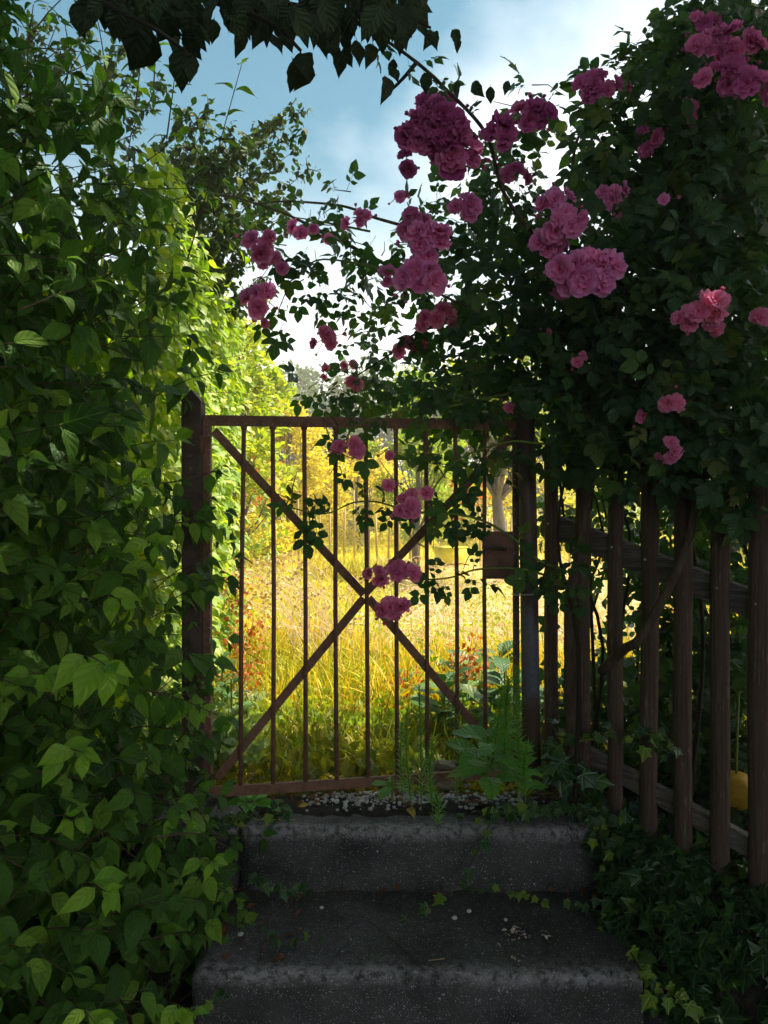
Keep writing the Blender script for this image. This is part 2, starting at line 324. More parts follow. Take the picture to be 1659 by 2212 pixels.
def concrete_mat():
    m, nt, o = newmat('aggregate_concrete'); g = geopos(nt)
    attr = nt.nodes.new('ShaderNodeAttribute'); attr.attribute_name = 'wear_and_highlight'; wear_and_highlight = attr.outputs['Fac']
    big = noise_t(nt, 5, 5, 0.6, vec=g); mid = noise_t(nt, 40, 5, 0.7, vec=g); fine = noise_t(nt, 260, 3, 0.6, vec=g)
    base = ramp(nt, big, [(0.3, (0.036, 0.036, 0.037)), (0.7, (0.15, 0.147, 0.148))])
    base = mixc(nt, M(nt, 'MULTIPLY', mid, 0.75), base, (0.018, 0.018, 0.02))
    base = mixc(nt, M(nt, 'MULTIPLY', ramp(nt, noise_t(nt, 11, 5, .7, vec=g), [(.55, (0, 0, 0)), (.7, (1, 1, 1))]), .5), base, (0.05, 0.06, 0.022))
    wear_and_highlight = M(nt, 'MULTIPLY', wear_and_highlight, M(nt, 'MULTIPLY_ADD', M(nt, 'SUBTRACT', mid, .42), 5.5, 0.2, clamp=True))
    base = mixc(nt, M(nt, 'MULTIPLY', wear_and_highlight, 0.34), base, (0.80, 0.78, 0.80))  # edge wear, with the grazing-light highlight painted in as well
    hs = []; sp = base
    for sc, col, thr, dens in ((90, (0.45, 0.45, 0.48), 0.22, 0.93), (230, (0.55, 0.55, 0.6), 0.27, 0.78), (380, (0.34, 0.34, 0.37), 0.33, 0.66)):
        v = nt.nodes.new('ShaderNodeTexVoronoi'); v.inputs['Scale'].default_value = sc; nt.links.new(g, v.inputs['Vector'])
        sx = nt.nodes.new('ShaderNodeSeparateColor'); nt.links.new(v.outputs['Color'], sx.inputs[0])
        t = M(nt, 'SUBTRACT', dens, M(nt, 'MULTIPLY', wear_and_highlight, 0.68))
        t = M(nt, 'ADD', t, M(nt, 'MULTIPLY', M(nt, 'SUBTRACT', big, 0.5), -0.6))
        k = M(nt, 'MULTIPLY', M(nt, 'GREATER_THAN', sx.outputs[0], t), M(nt, 'LESS_THAN', v.outputs['Distance'], M(nt, 'MULTIPLY', sx.outputs[1], thr * 1.6)))
        sp = mixc(nt, M(nt, 'MULTIPLY', k, M(nt, 'MULTIPLY_ADD', sx.outputs[2], 0.7, 0.3)), sp, col); hs.append(k)
    h = M(nt, 'ADD', M(nt, 'ADD', mid, M(nt, 'MULTIPLY', fine, 0.4)), M(nt, 'MULTIPLY', hs[0], 0.4))
    principled(nt, o, sp, 0.85, bump(nt, h, 0.8, 0.006), 0.3); return m
MT['concrete'] = concrete_mat()
def ground_mat():
    m, nt, o = newmat('meadow_soil'); g = geopos(nt); s = nt.nodes.new('ShaderNodeSeparateXYZ'); nt.links.new(g, s.inputs[0])
    n = noise_t(nt, 3, 6, 0.65, vec=g); f = noise_t(nt, 45, 4, 0.7, vec=g); l = noise_t(nt, 0.35, 4, 0.6, vec=g)
    soil = ramp(nt, f, [(0.35, (0.04, 0.03, 0.02)), (0.6, (0.13, 0.10, 0.05)), (0.75, (0.30, 0.27, 0.16))])
    moss = ramp(nt, f, [(0.3, (0.05, 0.05, 0.01)), (0.6, (0.20, 0.17, 0.015)), (0.8, (0.38, 0.32, 0.04))])
    near = mixc(nt, ramp(nt, n, [(0.42, (0, 0, 0)), (0.55, (1, 1, 1))]), soil, moss)
    grass = ramp(nt, f, [(0.3, (0.35, 0.30, 0.02)), (0.55, (0.60, 0.47, 0.03)), (0.75, (0.74, 0.58, 0.08))])
    grass = mixc(nt, ramp(nt, l, [(0.42, (0, 0, 0)), (0.6, (1, 1, 1))]), grass, (0.36, 0.40, 0.04))
    k = M(nt, 'DIVIDE', M(nt, 'SUBTRACT', s.outputs[1], 3.6), 2.0, clamp=True)
    principled(nt, o, mixc(nt, k, near, grass), 0.95, bump(nt, f, 0.8, 0.02), 0.1); return m
MT['soil'] = ground_mat()
MT['bank'] = simple('dark_soil', (0.012, 0.011, 0.009), (0.045, 0.037, 0.028), 30, 0.95, 0.9, 0.02)
def lane_mat():
    m, nt, o = newmat('worn_asphalt'); g = geopos(nt)
    n = noise_t(nt, 7, 6, 0.7, vec=g); f = noise_t(nt, 150, 4, 0.7, vec=g)
    c = ramp(nt, f, [(0.35, (0.012, 0.012, 0.013)), (0.7, (0.05, 0.05, 0.053))])
    c = mixc(nt, ramp(nt, n, [(0.56, (0, 0, 0)), (0.66, (1, 1, 1))]), c, (0.14, 0.14, 0.15))
    principled(nt, o, c, 0.85, bump(nt, M(nt, 'ADD', n, f), 0.8, 0.012), 0.35); return m
MT['lane'] = lane_mat()

# ------------------------------------------------------------------ leaf templates + scatter
PROF = {
 'ovate': [(0, 0.02), (.07, .42), (.18, .78), (.32, .98), (.46, 1), (.60, .86), (.74, .56), (.86, .26), (.94, .10), (1, 0.0)],
 'round': [(0, .05), (.1, .55), (.28, .92), (.5, 1), (.72, .8), (.9, .4), (1, 0.02)],
 'low': [(0, .05), (.2, .8), (.45, 1), (.72, .62), (1, 0.0)],
 'long': [(0, .1), (.15, .45), (.35, .85), (.6, 1), (.8, .7), (.93, .3), (1, 0.0)],
}
def leaf_tpl(prof, W, fold=0.3, droop=0.3, wave=0.02, cols=3, seed=0, serr=0.0, twist=0.0, petiole=0.12):
    rg = random.Random(seed); rows = PROF[prof]; V = []; F = []; U = []
    cs = np.linspace(-1, 1, cols)
    ph = rg.uniform(0, 6)
    for i, (v, w) in enumerate(rows):
        ww = w * W * (1 + serr * (1 if i % 2 else -1) * (0 < i < len(rows) - 1))
        y = petiole + v * (1 - 0.12 * droop * v); z = -droop * v * v * 0.6 + 0.06 * droop
        for c in cs:
            V.append((c * ww + twist * v * v, y - 0.06 * W * abs(c) * 0, z + abs(c) ** 1.5 * ww * fold - abs(c) ** 3 * ww * fold * 0.5 + wave * math.sin(v * 9 + c * 2 + ph) * abs(c)))
            U.append(((c + 1) / 2, v))
    for i in range(len(rows) - 1):
        for k in range(cols - 1):
            a = i * cols + k; F.append((a, a + 1, a + cols + 1, a + cols))
    n0 = len(V)                                   # petiole
    if petiole > 0:
        r = 0.012
        V += [(-r, 0, 0), (r, 0, 0), (r, petiole + .03, 0.002), (-r, petiole + .03, 0.002)]; U += [(.5, 0)] * 4; F.append((n0, n0 + 1, n0 + 2, n0 + 3))
    return np.array(V, float), F, np.array(U, float)
def join_tpl(parts):
    V = []; F = []; U = []; b = 0
    for v, f, u in parts:
        V.append(v); U.append(u); F += [tuple(i + b for i in q) for q in f]; b += len(v)
    return np.vstack(V), F, np.vstack(U)
def xf(t, M4):
    v = np.c_[t[0], np.ones(len(t[0]))] @ np.array(M4).T; return v[:, :3], t[1], t[2]
def compound(seed, n=2, low=False):
    rg = random.Random(seed); parts = []
    r = 0.008
    parts.append((np.array([(-r, 0, 0), (r, 0, 0), (r * .6, .7, -.03), (-r * .6, .7, -.03)]), [(0, 1, 2, 3)], np.array([(.5, .5)] * 4)))
    def lf(pos, ang, s):
        t = leaf_tpl('low' if low else 'round', 0.34, rg.uniform(.2, .5), rg.uniform(.1, .5), 0.03, 3, rg.random(), 0 if low else .07, 0, .05)
        m = Matrix.Translation(pos) @ Matrix.Rotation(ang, 4, 'Z') @ Matrix.Rotation(rg.uniform(-.5, .25), 4, 'X') @ Matrix.Rotation(rg.uniform(-.35, .35), 4, 'Y') @ Matrix.Scale(s, 4)
        parts.append(xf(t, m))
    lf((0, .66, -.03), rg.uniform(-.15, .15), .42)
    for i in range(n):
        y = .58 - i * .26; s = .38 - i * .11
        for sg in (-1, 1): lf((0, y, -.02), -sg * rg.uniform(.9, 1.3), s * rg.uniform(.85, 1.1))
    return join_tpl(parts)
def ivy_tpl(seed):
    rg = random.Random(seed)
    pts = [(0, 0), (.18, -.1), (.42, .02), (.32, .2), (.55, .42), (.28, .45), (.16, .62), (0, 1.0), (-.16, .62), (-.28, .45), (-.55, .42), (-.32, .2), (-.42, .02), (-.18, -.1)]
    V = [(0, .3, 0.03)] + [(x * rg.uniform(.9, 1.1), y, -0.12 * (x * x + (y - .3) ** 2) + rg.uniform(-.02, .02)) for x, y in pts]
    F = [(0, i, i % len(pts) + 1) for i in range(1, len(pts) + 1)]
    U = [(v[0] * .8 + .5, v[1] * .8 + .12) for v in V]
    return np.array(V), F, np.array(U)
def diamond_tpl(w=.3):
    V = np.array([(0, 0, 0), (w, .45, .06), (0, .5, 0), (-w, .45, .06), (0, 1, -.1)], float)
    return V, [(0, 1, 2), (0, 2, 3), (1, 4, 2), (2, 4, 3)], np.array([(.5, 0), (1, .5), (.5, .5), (0, .5), (.5, 1)])
def blade_tpl(bend, w=.02, n=4):
    V = []; F = []
    for i in range(n + 1):
        s = i / n; ww = w * (1 - s) ** .7 + .0005; y = s * (1 - .25 * bend * s); x = 0
        V += [(-ww, y, -bend * s * s * .7), (ww, y, -bend * s * s * .7)]
    for i in range(n): F.append((2 * i, 2 * i + 1, 2 * i + 3, 2 * i + 2))
    return np.array(V), F, np.array([(.5, .5)] * len(V))
TPL = {}
TPL['dog'] = [leaf_tpl('ovate', .235 + .025 * (i % 3), .35 + .16 * (i % 3), [.35, .9, .6, 1.1, .8, 0.4][i], .03, 5, i, 0, .08 * (i - 2)) for i in range(6)]
TPL['doglow'] = [leaf_tpl('ovate', .26, .35 + .12 * i, .4 + .25 * i, .03, 3, i) for i in range(4)]
TPL['dogfar'] = [leaf_tpl('low', .3, .3, .3 + .2 * i, .0, 3, i, petiole=.05) for i in range(3)]
TPL['comp'] = [compound(i) for i in range(7)]
TPL['complow'] = [compound(i, low=True) for i in range(5)]
TPL['ivy'] = [ivy_tpl(i) for i in range(4)]
TPL['dia'] = [diamond_tpl(.3), diamond_tpl(.22), diamond_tpl(.38)]
TPL['blade'] = [blade_tpl(b) for b in (.1, .4, .8, 1.2)]
TPL['wide'] = [blade_tpl(b, .045) for b in (.2, .6, 1.0)]
TPL['needle'] = [blade_tpl(b, .075, 2) for b in (.1, .4, -.2)]
TPL['straw'] = [blade_tpl(b, .005, 5) for b in (.0, .3, .6)]
TPL['broad'] = [leaf_tpl('long', .27, .3, .3 + .2 * i, .03, 5, i, .03, petiole=.06) for i in range(4)]
TPL['tree'] = [leaf_tpl('ovate', .27 + .02 * i, .35, .3 + .25 * i, .04, 3, i, .05, .05 * (i - 2)) for i in range(4)]

def norm(a): return a / np.maximum(np.linalg.norm(a, axis=-1, keepdims=True), 1e-9)
def frames(T, Nn):
    T = norm(np.asarray(T, float)); Nn = np.asarray(Nn, float); Nn = norm(Nn - (Nn * T).sum(-1, keepdims=True) * T)
    return np.stack([np.cross(T, Nn), T, Nn], axis=-1)       # columns x y z
def scatter(name, tpls, Pos, Rm, S, rnd, mat, parent=None, seed=0, smooth=True, **kw):
    rg = np.random.default_rng(seed); n = len(Pos)
    if n == 0: return None
    Pos = np.asarray(Pos, float); S = np.asarray(S, float); rnd = np.asarray(rnd, float)
    ch = rg.integers(0, len(tpls), n)
    AV = []; loops = []; tot = []; AU = []; AR = []; base = 0
    for k, (V, F, U) in enumerate(tpls):
        idx = np.where(ch == k)[0]
        if len(idx) == 0: continue
        w = np.einsum('nij,vj->nvi', Rm[idx], V) * S[idx][:, None, None] + Pos[idx][:, None, :]
        AV.append(w.reshape(-1, 3)); AR.append(np.repeat(rnd[idx], len(V)))
        fl = np.array([i for f in F for i in f]); ft = np.array([len(f) for f in F])
        L = (fl[None, :] + (np.arange(len(idx)) * len(V))[:, None] + base).reshape(-1)
        loops.append(L); tot.append(np.tile(ft, len(idx))); AU.append(np.tile(U[fl], (len(idx), 1)))
        base += len(idx) * len(V)
    AV = np.vstack(AV).astype(np.float32); loops = np.concatenate(loops).astype(np.int32); tot = np.concatenate(tot).astype(np.int32); AU = np.vstack(AU).astype(np.float32); AR = np.concatenate(AR).astype(np.float32)
    me = bpy.data.meshes.new(name); me.vertices.add(len(AV)); me.vertices.foreach_set('co', AV.ravel())
    me.loops.add(len(loops)); me.loops.foreach_set('vertex_index', loops)
    st = np.r_[0, np.cumsum(tot)[:-1]].astype(np.int32)
    me.polygons.add(len(tot)); me.polygons.foreach_set('loop_start', st)
    me.update(calc_edges=True)
    uv = me.uv_layers.new(name='UVMap'); uv.data.foreach_set('uv', AU.ravel())
    at = me.attributes.new('rnd', 'FLOAT', 'POINT'); at.data.foreach_set('value', AR)
    if smooth: me.shade_smooth()
    me.materials.append(mat)
    o = bpy.data.objects.new(name, me); link(o, parent); return setp(o, **kw)
TMESH = {}
def tpl_mesh(key, k, mat):
    kk = (key, k, mat.name)
    if kk not in TMESH:
        V, F, U = TPL[key][k]; me = bpy.data.meshes.new(key + '_mesh'); me.from_pydata([tuple(v) for v in V], [], F)
        uv = me.uv_layers.new(name='UVMap'); fl = [i for f in F for i in f]; uv.data.foreach_set('uv', U[fl].astype(np.float32).ravel())
        me.shade_smooth(); me.materials.append(mat); TMESH[kk] = me
    return TMESH[kk]
def leaf_objects(key, Pos, Rm, S, mat, parent, name='leaf', seed=0):
    rg = random.Random(seed); res = []
    for p, r, s in zip(Pos, Rm, S):
        me = tpl_mesh(key, rg.randrange(len(TPL[key])), mat)
        o = bpy.data.objects.new(name, me)
        m = Matrix([list(r[0] * s) + [p[0]], list(r[1] * s) + [p[1]], list(r[2] * s) + [p[2]], [0, 0, 0, 1]])
        o.matrix_basis = m; link(o, parent, p); res.append(o)
    return res
def pick_front(Pos, Rm, S, n, cell=16, lo=12):
    """indices of the leaves that show largest: nearest in their picture cell, inside the frame"""
    C = Pos + Rm[:, :, 1] * (S * .5)[:, None]
    x, y, f = proj(C); inside = (x > -10) & (x < 1670) & (y > -10) & (y < 2222) & (f > .3)
    size = S * FPX / f * (0.35 + 0.65 * np.abs((norm(C - np.array(EYE)) * Rm[:, :, 2]).sum(-1)))
    cid = (np.floor(x / cell) * 1000 + np.floor(y / cell)).astype(int)
    order = np.lexsort((f, cid)); first = np.ones(len(order), bool); first[1:] = cid[order][1:] != cid[order][:-1]
    m = np.zeros(len(Pos), bool); m[order[first]] = True
    m &= inside & (size > lo); idx = np.where(m)[0]
    return idx[np.argsort(-size[idx])][:n]
def leafy(key, lowkey, Pos, Rm, S, rnd, mat, parent, n=300, seed=0, cell=16, stuff='foliage', lo=12, leafname='leaf'):
    idx = pick_front(Pos, Rm, S, n, cell, lo)
    leaf_objects(key, Pos[idx], Rm[idx], S[idx], mat, parent, leafname, seed)
    rest = np.ones(len(Pos), bool); rest[idx] = False
    scatter(stuff, TPL[lowkey], Pos[rest], Rm[rest], S[rest], rnd[rest], mat, parent, seed, kind='stuff')

# ------------------------------------------------------------------ ground, lane, steps
FA, FB = Vector((0.622, 2.79, 0)), Vector((1.076, 2.17, 0))         # fence line
fd = (FB - FA).normalized(); fn = Vector((-fd.y, fd.x, 0))          # to the upper side (right/back)
def sm(a, b, x):
    t = min(1, max(0, (x - a) / (b - a))); return t * t * (3 - 2 * t)
def hgt(x, y):
    s = (Vector((x, y, 0)) - FA).dot(fn)
    if x > 0.70:
        b = sm(-0.42, 0.02, s)
        drop = 0.10 * sm(2.8, 1.6, y)
        h = 0.43 * b - drop * b
    else:
        h = 0.425 * sm(2.58, 2.66, y) if x > -0.62 else 0.43 * sm(2.0, 2.75, y)
    if y > 2.7: h += 0.03 * noise.noise(Vector((x * 1.3, y * 1.3, 0))) * sm(2.8, 3.6, y) + 0.25 * noise.noise(Vector((x * .05, y * .05, 3))) * sm(12, 40, y)
    return h + 0.012 * noise.noise(Vector((x * 9, y * 9, 1))) - 0.03 * (1 - sm(0, .1, h))
xs = sorted(set([round(-1.6 + .05 * i, 3) for i in range(85)] + [-110, -60, -40, -25, -16, -11, -8, -6, -4.6, -3.6, -2.8, -2.2, -1.8, 2.8, 3.2, 4, 5, 7, 9, 12, 17, 25, 40, 60, 110]))
ys = sorted(set([round(1.2 + .05 * i, 3) for i in range(90)] + [-2, 0, .6, 6, 6.6, 7.4, 8.4, 9.6, 11, 13, 15, 18, 22, 27, 34, 45, 60, 85, 118]))
mb = MB(); nx = len(xs)
mb.add([(x, y, hgt(x, y)) for y in ys for x in xs], [(j * nx + i, j * nx + i + 1, (j + 1) * nx + i + 1, (j + 1) * nx + i) for j in range(len(ys) - 1) for i in range(nx - 1)])
o = mb.build('meadow_ground', MT['soil'], smooth=True, kind='structure'); o.data.materials.append(MT['bank'])
for p in o.data.polygons:
    if p.center.y < 2.80 or (p.center.x > .72 and (p.center - FA).dot(fn) < .5): p.material_index = 1
mb = MB(); gx = [-110, -50, -8, -3, -1, 0, 1, 1.5, 2, 3, 8, 50, 110]; gy = [-60, -30, -6, -2, 0, 1, 1.5, 2.0, 2.5]
mb.add([(x, y, 0) for y in gy for x in gx], [(j * 13 + i, j * 13 + i + 1, (j + 1) * 13 + i + 1, (j + 1) * 13 + i) for j in range(8) for i in range(12)])
mb.build('lane', MT['lane'], kind='structure')

steps = thing('concrete_steps', (0.1, 2.3, 0), 'worn dark speckled concrete steps leading up to the rusty gate', 'steps')
def step(name, x0, x1, yf, yb, zt, zb, r=.012, seed=0, slant=0.0, label=None):
    prof = [(yb, zb), (yb, zt)]; nb = max(2, int((yb - yf) / .04))
    prof = [(yb, zt)] + [(yb + (yf + r - yb) * i / nb, zt) for i in range(1, nb)]
    for k in range(5):
        a = math.pi / 2 * k / 4; prof.append((yf + r - math.sin(a) * r, zt - r + math.cos(a) * r))
    nr = 6
    for i in range(1, nr + 1): prof.append((yf - .012 * i / nr, zt - r + (zb - zt + r) * i / nr))
    nxs = max(3, int((x1 - x0) / .03)); m = len(prof); V = []; wr = []
    for i in range(nxs + 1):
        t = i / nxs; x = x0 + (x1 - x0) * t; e = min(t, 1 - t) * (x1 - x0)
        rr = max(0, .02 - e) / .02
        for j, (y, z) in enumerate(prof):
            nn = noise.noise(Vector((x * 7, y * 7, z * 7 + seed))) * .009 + noise.noise(Vector((x * 30, y * 30, z * 30))) * .0055
            nearedge = math.exp(-((y - yf) ** 2 + (z - zt) ** 2) / .03 ** 2)
            chip = nearedge * max(0, noise.noise(Vector((x * 18, seed, 3))) - .15) * .05
            yy = y + nn * .6 + chip + rr * .012 * (j > m * .4) + slant * (x - x0)
            zz = z + nn - chip * .8 - rr * .012 * (z > zb + .02)
            V.append((x, yy, zz))
            w = 1.2 * math.exp(-((y - yf - .008) / .032) ** 2) * (1 if z > zt - .03 else .0) + (.12 if j < nb else .0) + .25 * math.exp(-((z - zt) / .03) ** 2) * (j >= nb)  # strongest at the tread edge: worn rim plus painted grazing highlight
            wr.append(min(1, w * (0.75 + .6 * noise.noise(Vector((x * 4, y * 4, seed))))))
    F = [(i * m + j, (i + 1) * m + j, (i + 1) * m + j + 1, i * m + j + 1) for i in range(nxs) for j in range(m - 1)]
    b = len(V)
    for i in (0, nxs):
        V.append((V[i * m][0], yb + slant * (x1 - x0) * (i > 0), zb)); wr.append(0)
    F.append(tuple([*range(0, m)][::1]) + (b,)); F.append(tuple(nxs * m + j for j in range(m - 1, -1, -1)) + (b + 1,))
    F.append((0, b, b + 1, nxs * m))
    mbs = MB(); mbs.add(V, F); o = mbs.build(name, MT['concrete'], steps, smooth=True)
    at = o.data.attributes.new('wear_and_highlight', 'FLOAT', 'POINT'); at.data.foreach_set('value', np.array(wr, np.float32))
    o.data.polygons[len(o.data.polygons) - 1].use_smooth = False
    if label: o['label'] = label
    return o
step('step', -.488, .768, 2.55, 2.80, .41, .16, seed=1)
step('side_block', -.80, -.500, 2.53, 2.82, .425, .16, seed=5, label='short concrete block left of the crack')
step('step', -.54, .725, 2.10, 2.60, .20, -.02, seed=2, slant=-0.012)
step('step', -.62, .62, 1.70, 2.16, .02, -.20, seed=3)
step('kerb_stone', .735, .92, 1.90, 2.30, .085, -.1, seed=8, label='low broken kerb stone at the foot of the steps')

# ------------------------------------------------------------------ gate
def gd(px): return 1 / (1 / 2.60 + (px - 447) / (1112 - 447) * (1 / 2.77 - 1 / 2.60))
def G(px, py, off=0.0): return P(px, py, gd(px) + off)
gate = thing('metal_gate', G(780, 1700), 'rusty metal bar gate with crossed diagonal braces, grown over by roses', 'gate')
rust = MT['rust']
beam('top_rail', G(441, 908), G(1120, 918), .012, .037, rust, gate, bev=.002)
beam('bottom_rail', G(455, 1711), G(1118, 1668), .014, .036, rust, gate, bev=.002)
beam('hinge_stile', G(447, 906, -.006), G(449, 1722, -.006), .028, .028, rust, gate, up=(0, 1, 0))
beam('lock_stile', G(1113, 915, .004), G(1116, 1672, .004), .022, .02, MT['rustdark'], gate, up=(0, 1, 0))
bx0 = [527, 589, 657, 725, 790, 855, 920, 983, 1047]; bx1 = [520, 590, 660, 727, 795, 858, 923, 988, 1050]
def rod(name, p0, p1, r, mat, parent, seg=10, **kw):
    m_ = MB(); tube(m_, [p0, (Vector(p0) + Vector(p1)) / 2 + Vector((random.uniform(-.005, .005), 0, 0)), p1], r, seg); return m_.build(name, mat, parent, smooth=True, **kw)
for a, b in zip(bx0, bx1):
    yb = 1711 - (b - 455) * 43 / 663
    rod('bar', G(a, 921, -.001), G(b, yb - 10, -.001), .0078, rust, gate)
    m_ = MB(); p = G(a, 926, -.001); tube(m_, [p + Vector((0, 0, .008)), p, p - Vector((0, 0, .008))], [.012, .011, .0068], 8); m_.build('weld', rust, gate, smooth=True)
def brace(p0, p1): beam('brace', p0, p1, .006, .030, rust, gate, bev=.0015)
brace(G(462, 930, .014), G(786, 1284, .014)); brace(G(796, 1292, .014), G(1062, 1610, .014))
brace(G(468, 1682, .022), G(786, 1292, .022)); brace(G(790, 1280, .022), G(1103, 945, .022))
beam('lock_box', G(1076, 1148, .0), G(1076, 1250, .0), .112, .028, MT['rust'], gate, up=(0, 1, 0), bev=.003)
lb = [c for c in gate.children if c.name.startswith('lock_box')][0]
WPOS[lb.name] = lb.location.copy()
m_ = MB(); tube(m_, spline([G(1092, 1186, -.018), G(1090, 1186, -.045), G(1075, 1184, -.055), G(1042, 1182, -.055)], 4), .0065, 8)
m_.build('handle', MT['rustdark'], lb, smooth=True)
m_ = MB()
for py in range(940, 1690, 32):
    for px, o_ in ((452, -.0215), (1111, -.008)):
        p = G(px + (py - 906) * .0025, py, o_); tube(m_, [p + Vector((0, .001, 0)), p - Vector((0, .0012, 0))], .0022, 6)
for px in range(475, 1100, 19):
    p = G(px, 914 + (px - 441) * .0147, -.006); tube(m_, [p + Vector((0, .001, 0)), p - Vector((0, .0012, 0))], .0015, 6)
m_.build('rivets', MT['zinc'], gate, kind='stuff')
# hinge-side post
post = thing('gate_post', P(419, 1740, 2.6), 'square brown gate post with a pointed top beside the leafy hedge', 'gate post')
p0 = P(419, 1760, 2.585); p1 = P(418, 868, 2.585); w = .0335
V = [(p0.x + a * w, p0.y + b * w, .3) for a, b in ((-1, -1), (1, -1), (1, 1), (-1, 1))] + [(p1.x + a * w, p1.y + b * w, p1.z) for a, b in ((-1, -1), (1, -1), (1, 1), (-1, 1))] + [(p1.x, p1.y - w, p1.z + .038), (p1.x, p1.y + w, p1.z + .038)]
m_ = MB(); m_.add(V, [(0, 1, 5, 4), (1, 2, 6, 5), (2, 3, 7, 6), (3, 0, 4, 7), (4, 5, 8), (6, 7, 9), (5, 6, 9, 8), (7, 4, 8, 9), (3, 2, 1, 0)])
bevel_mesh(m_.build('shaft', MT['rustdark'], post), .002)
beam('hinge_plate', P(414, 932, 2.549), P(414, 1024, 2.549), .036, .006, MT['rustdark'], post, up=(0, 1, 0))
for y_ in (945, 985, 1012):
    m_ = MB(); p = P(412, y_, 2.546); tube(m_, [p, p - Vector((0, .005, 0))], .006, 6); m_.build('bolt', MT['rust'], post)
m_ = MB(); p = P(436, 960, 2.56); tube(m_, [p + Vector((0, 0, .03)), p - Vector((0, 0, .03))], .010, 10); m_.build('hinge_knuckle', MT['rust'], post, smooth=True)
# lock-side pipe
pp = thing('gate_post', P(1148, 1640, 2.76), 'round metal gate post with flaking paint at the fence end', 'gate post')
m_ = MB(); a, b = P(1135, 838, 2.745), P(1149, 1700, 2.745)
tube(m_, [b, a.lerp(b, .5) + Vector((.002, 0, 0)), a, a + Vector((0, 0, .006))], [.0325, .0325, .0325, .026], 20); m_.build('shaft', MT['pipe'], pp, smooth=True)
m_ = MB(); c0 = P(1144, 1282, 2.745); ring = [c0 + Vector((math.cos(t) * .034 - (.028 if math.cos(t) < -.3 else 0), math.sin(t) * .034, .004 * math.cos(t))) for t in [i * math.pi / 10 for i in range(21)]]
tube(m_, ring, .0028, 5); setp(m_.build('cable_tie', MT['tie'], smooth=True), 'pale plastic cable tie round the metal gate post', 'cable tie')

# ------------------------------------------------------------------ fence
fence = thing('picket_fence', (0.62, 2.79, .45), 'brown half-round picket fence sloping down beside the steps', 'fence')
pk = [(1192, 968, 1694, 2.79), (1260, 985, 1735, 2.68), (1329, 1012, 1776, 2.575), (1401, 1024, 1810, 2.475), (1475, 1034, 1852, 2.37), (1555, 1040, 1898, 2.27), (1638, 1046, 1945, 2.17), (1725, 1052, 1995, 2.08), (1818, 1060, 2050, 1.99)]
rgp = random.Random(4)
for px, yt, yb, d in pk:
    a = P(px, yt, d); b = P(px, yb, d); m_ = MB(); prof = []
    hw = .0305 * rgp.uniform(.96, 1.05); ns = 10
    for k in range(ns + 1):
        t = math.pi * k / ns; prof.append((-math.cos(t) * hw, -math.sin(t) * hw * .75))
    prof += [(hw * .9, .006), (-hw * .9, .006)]
    tilt = rgp.uniform(-.006, .006); V = []; L = []; hN = 14
    for i in range(hN + 1):
        s = i / hN; z = b.z + (a.z - b.z) * s; L.append((z, 1, s))
    for k in range(1, 4): L.append((a.z + .018 * math.sin(k * .5), math.cos(k * .5), 1))
    L.insert(0, (b.z - .006, .86, 0))
    ang = math.atan2(fd.y, fd.x); ca, sa = math.cos(ang), math.sin(ang)
    for z, q, s in L:
        bx_ = b.x + tilt * s + .0015 * math.sin(z * 7 + px)
        for x, y in prof:
            # face the lane: flat back toward fn
            X = x * q; Y = y * q
            V.append((bx_ + X * ca * 0 + X * abs(ca) - Y * (-fn.x) * 0 + Y * fn.x, b.y + X * fd.y * (1 if ca > 0 else -1) + Y * fn.y, z))
    m = len(prof); F = [(i * m + k, i * m + (k + 1) % m, (i + 1) * m + (k + 1) % m, (i + 1) * m + k) for i in range(len(L) - 1) for k in range(m)]
    F += [tuple(range(m - 1, -1, -1)), tuple((len(L) - 1) * m + k for k in range(m))]
    m_.add(V, F); o = m_.build('picket', MT['picket'], fence, loc=b, smooth=True)
    for z_ in (sm(1, 0, (d - 2.0) / .8),):
        zr = 1.44 - (2.79 - d) / .62 * .215
        q = Vector((b.x - fn.x * hw * .74, b.y - fn.y * hw * .74, zr)); m2 = MB(); tube(m2, [q, q - fn * .0025], .0042, 8); m2.build('screw', MT['zinc'], fence)
off = fn * .026
for z0, z1, hh in ((1.445, 1.215, .085), (.655, .50, .062)):
    A = Vector((FA.x, FA.y, z0)) - fd * .06 + off; B = Vector((FB.x, FB.y, z1)) + fd * .35 + off + Vector((0, 0, -(z0 - z1) * .45))
    o = beam('rail', A, B, .03, hh, MT['rail'], fence, bev=.003)
# raw rail orientation for grain: rotate object coordinates
for o in [c for c in fence.children if c.name.startswith('rail')]:
    q = (o.data.vertices[0].co - o.data.vertices[0].co); d_ = (FB - FA).normalized(); ang = math.atan2(d_.y, d_.x)
    Rz = Matrix.Rotation(-ang, 4, 'Z'); o.data.transform(Rz); o.rotation_euler = (0, 0, ang)

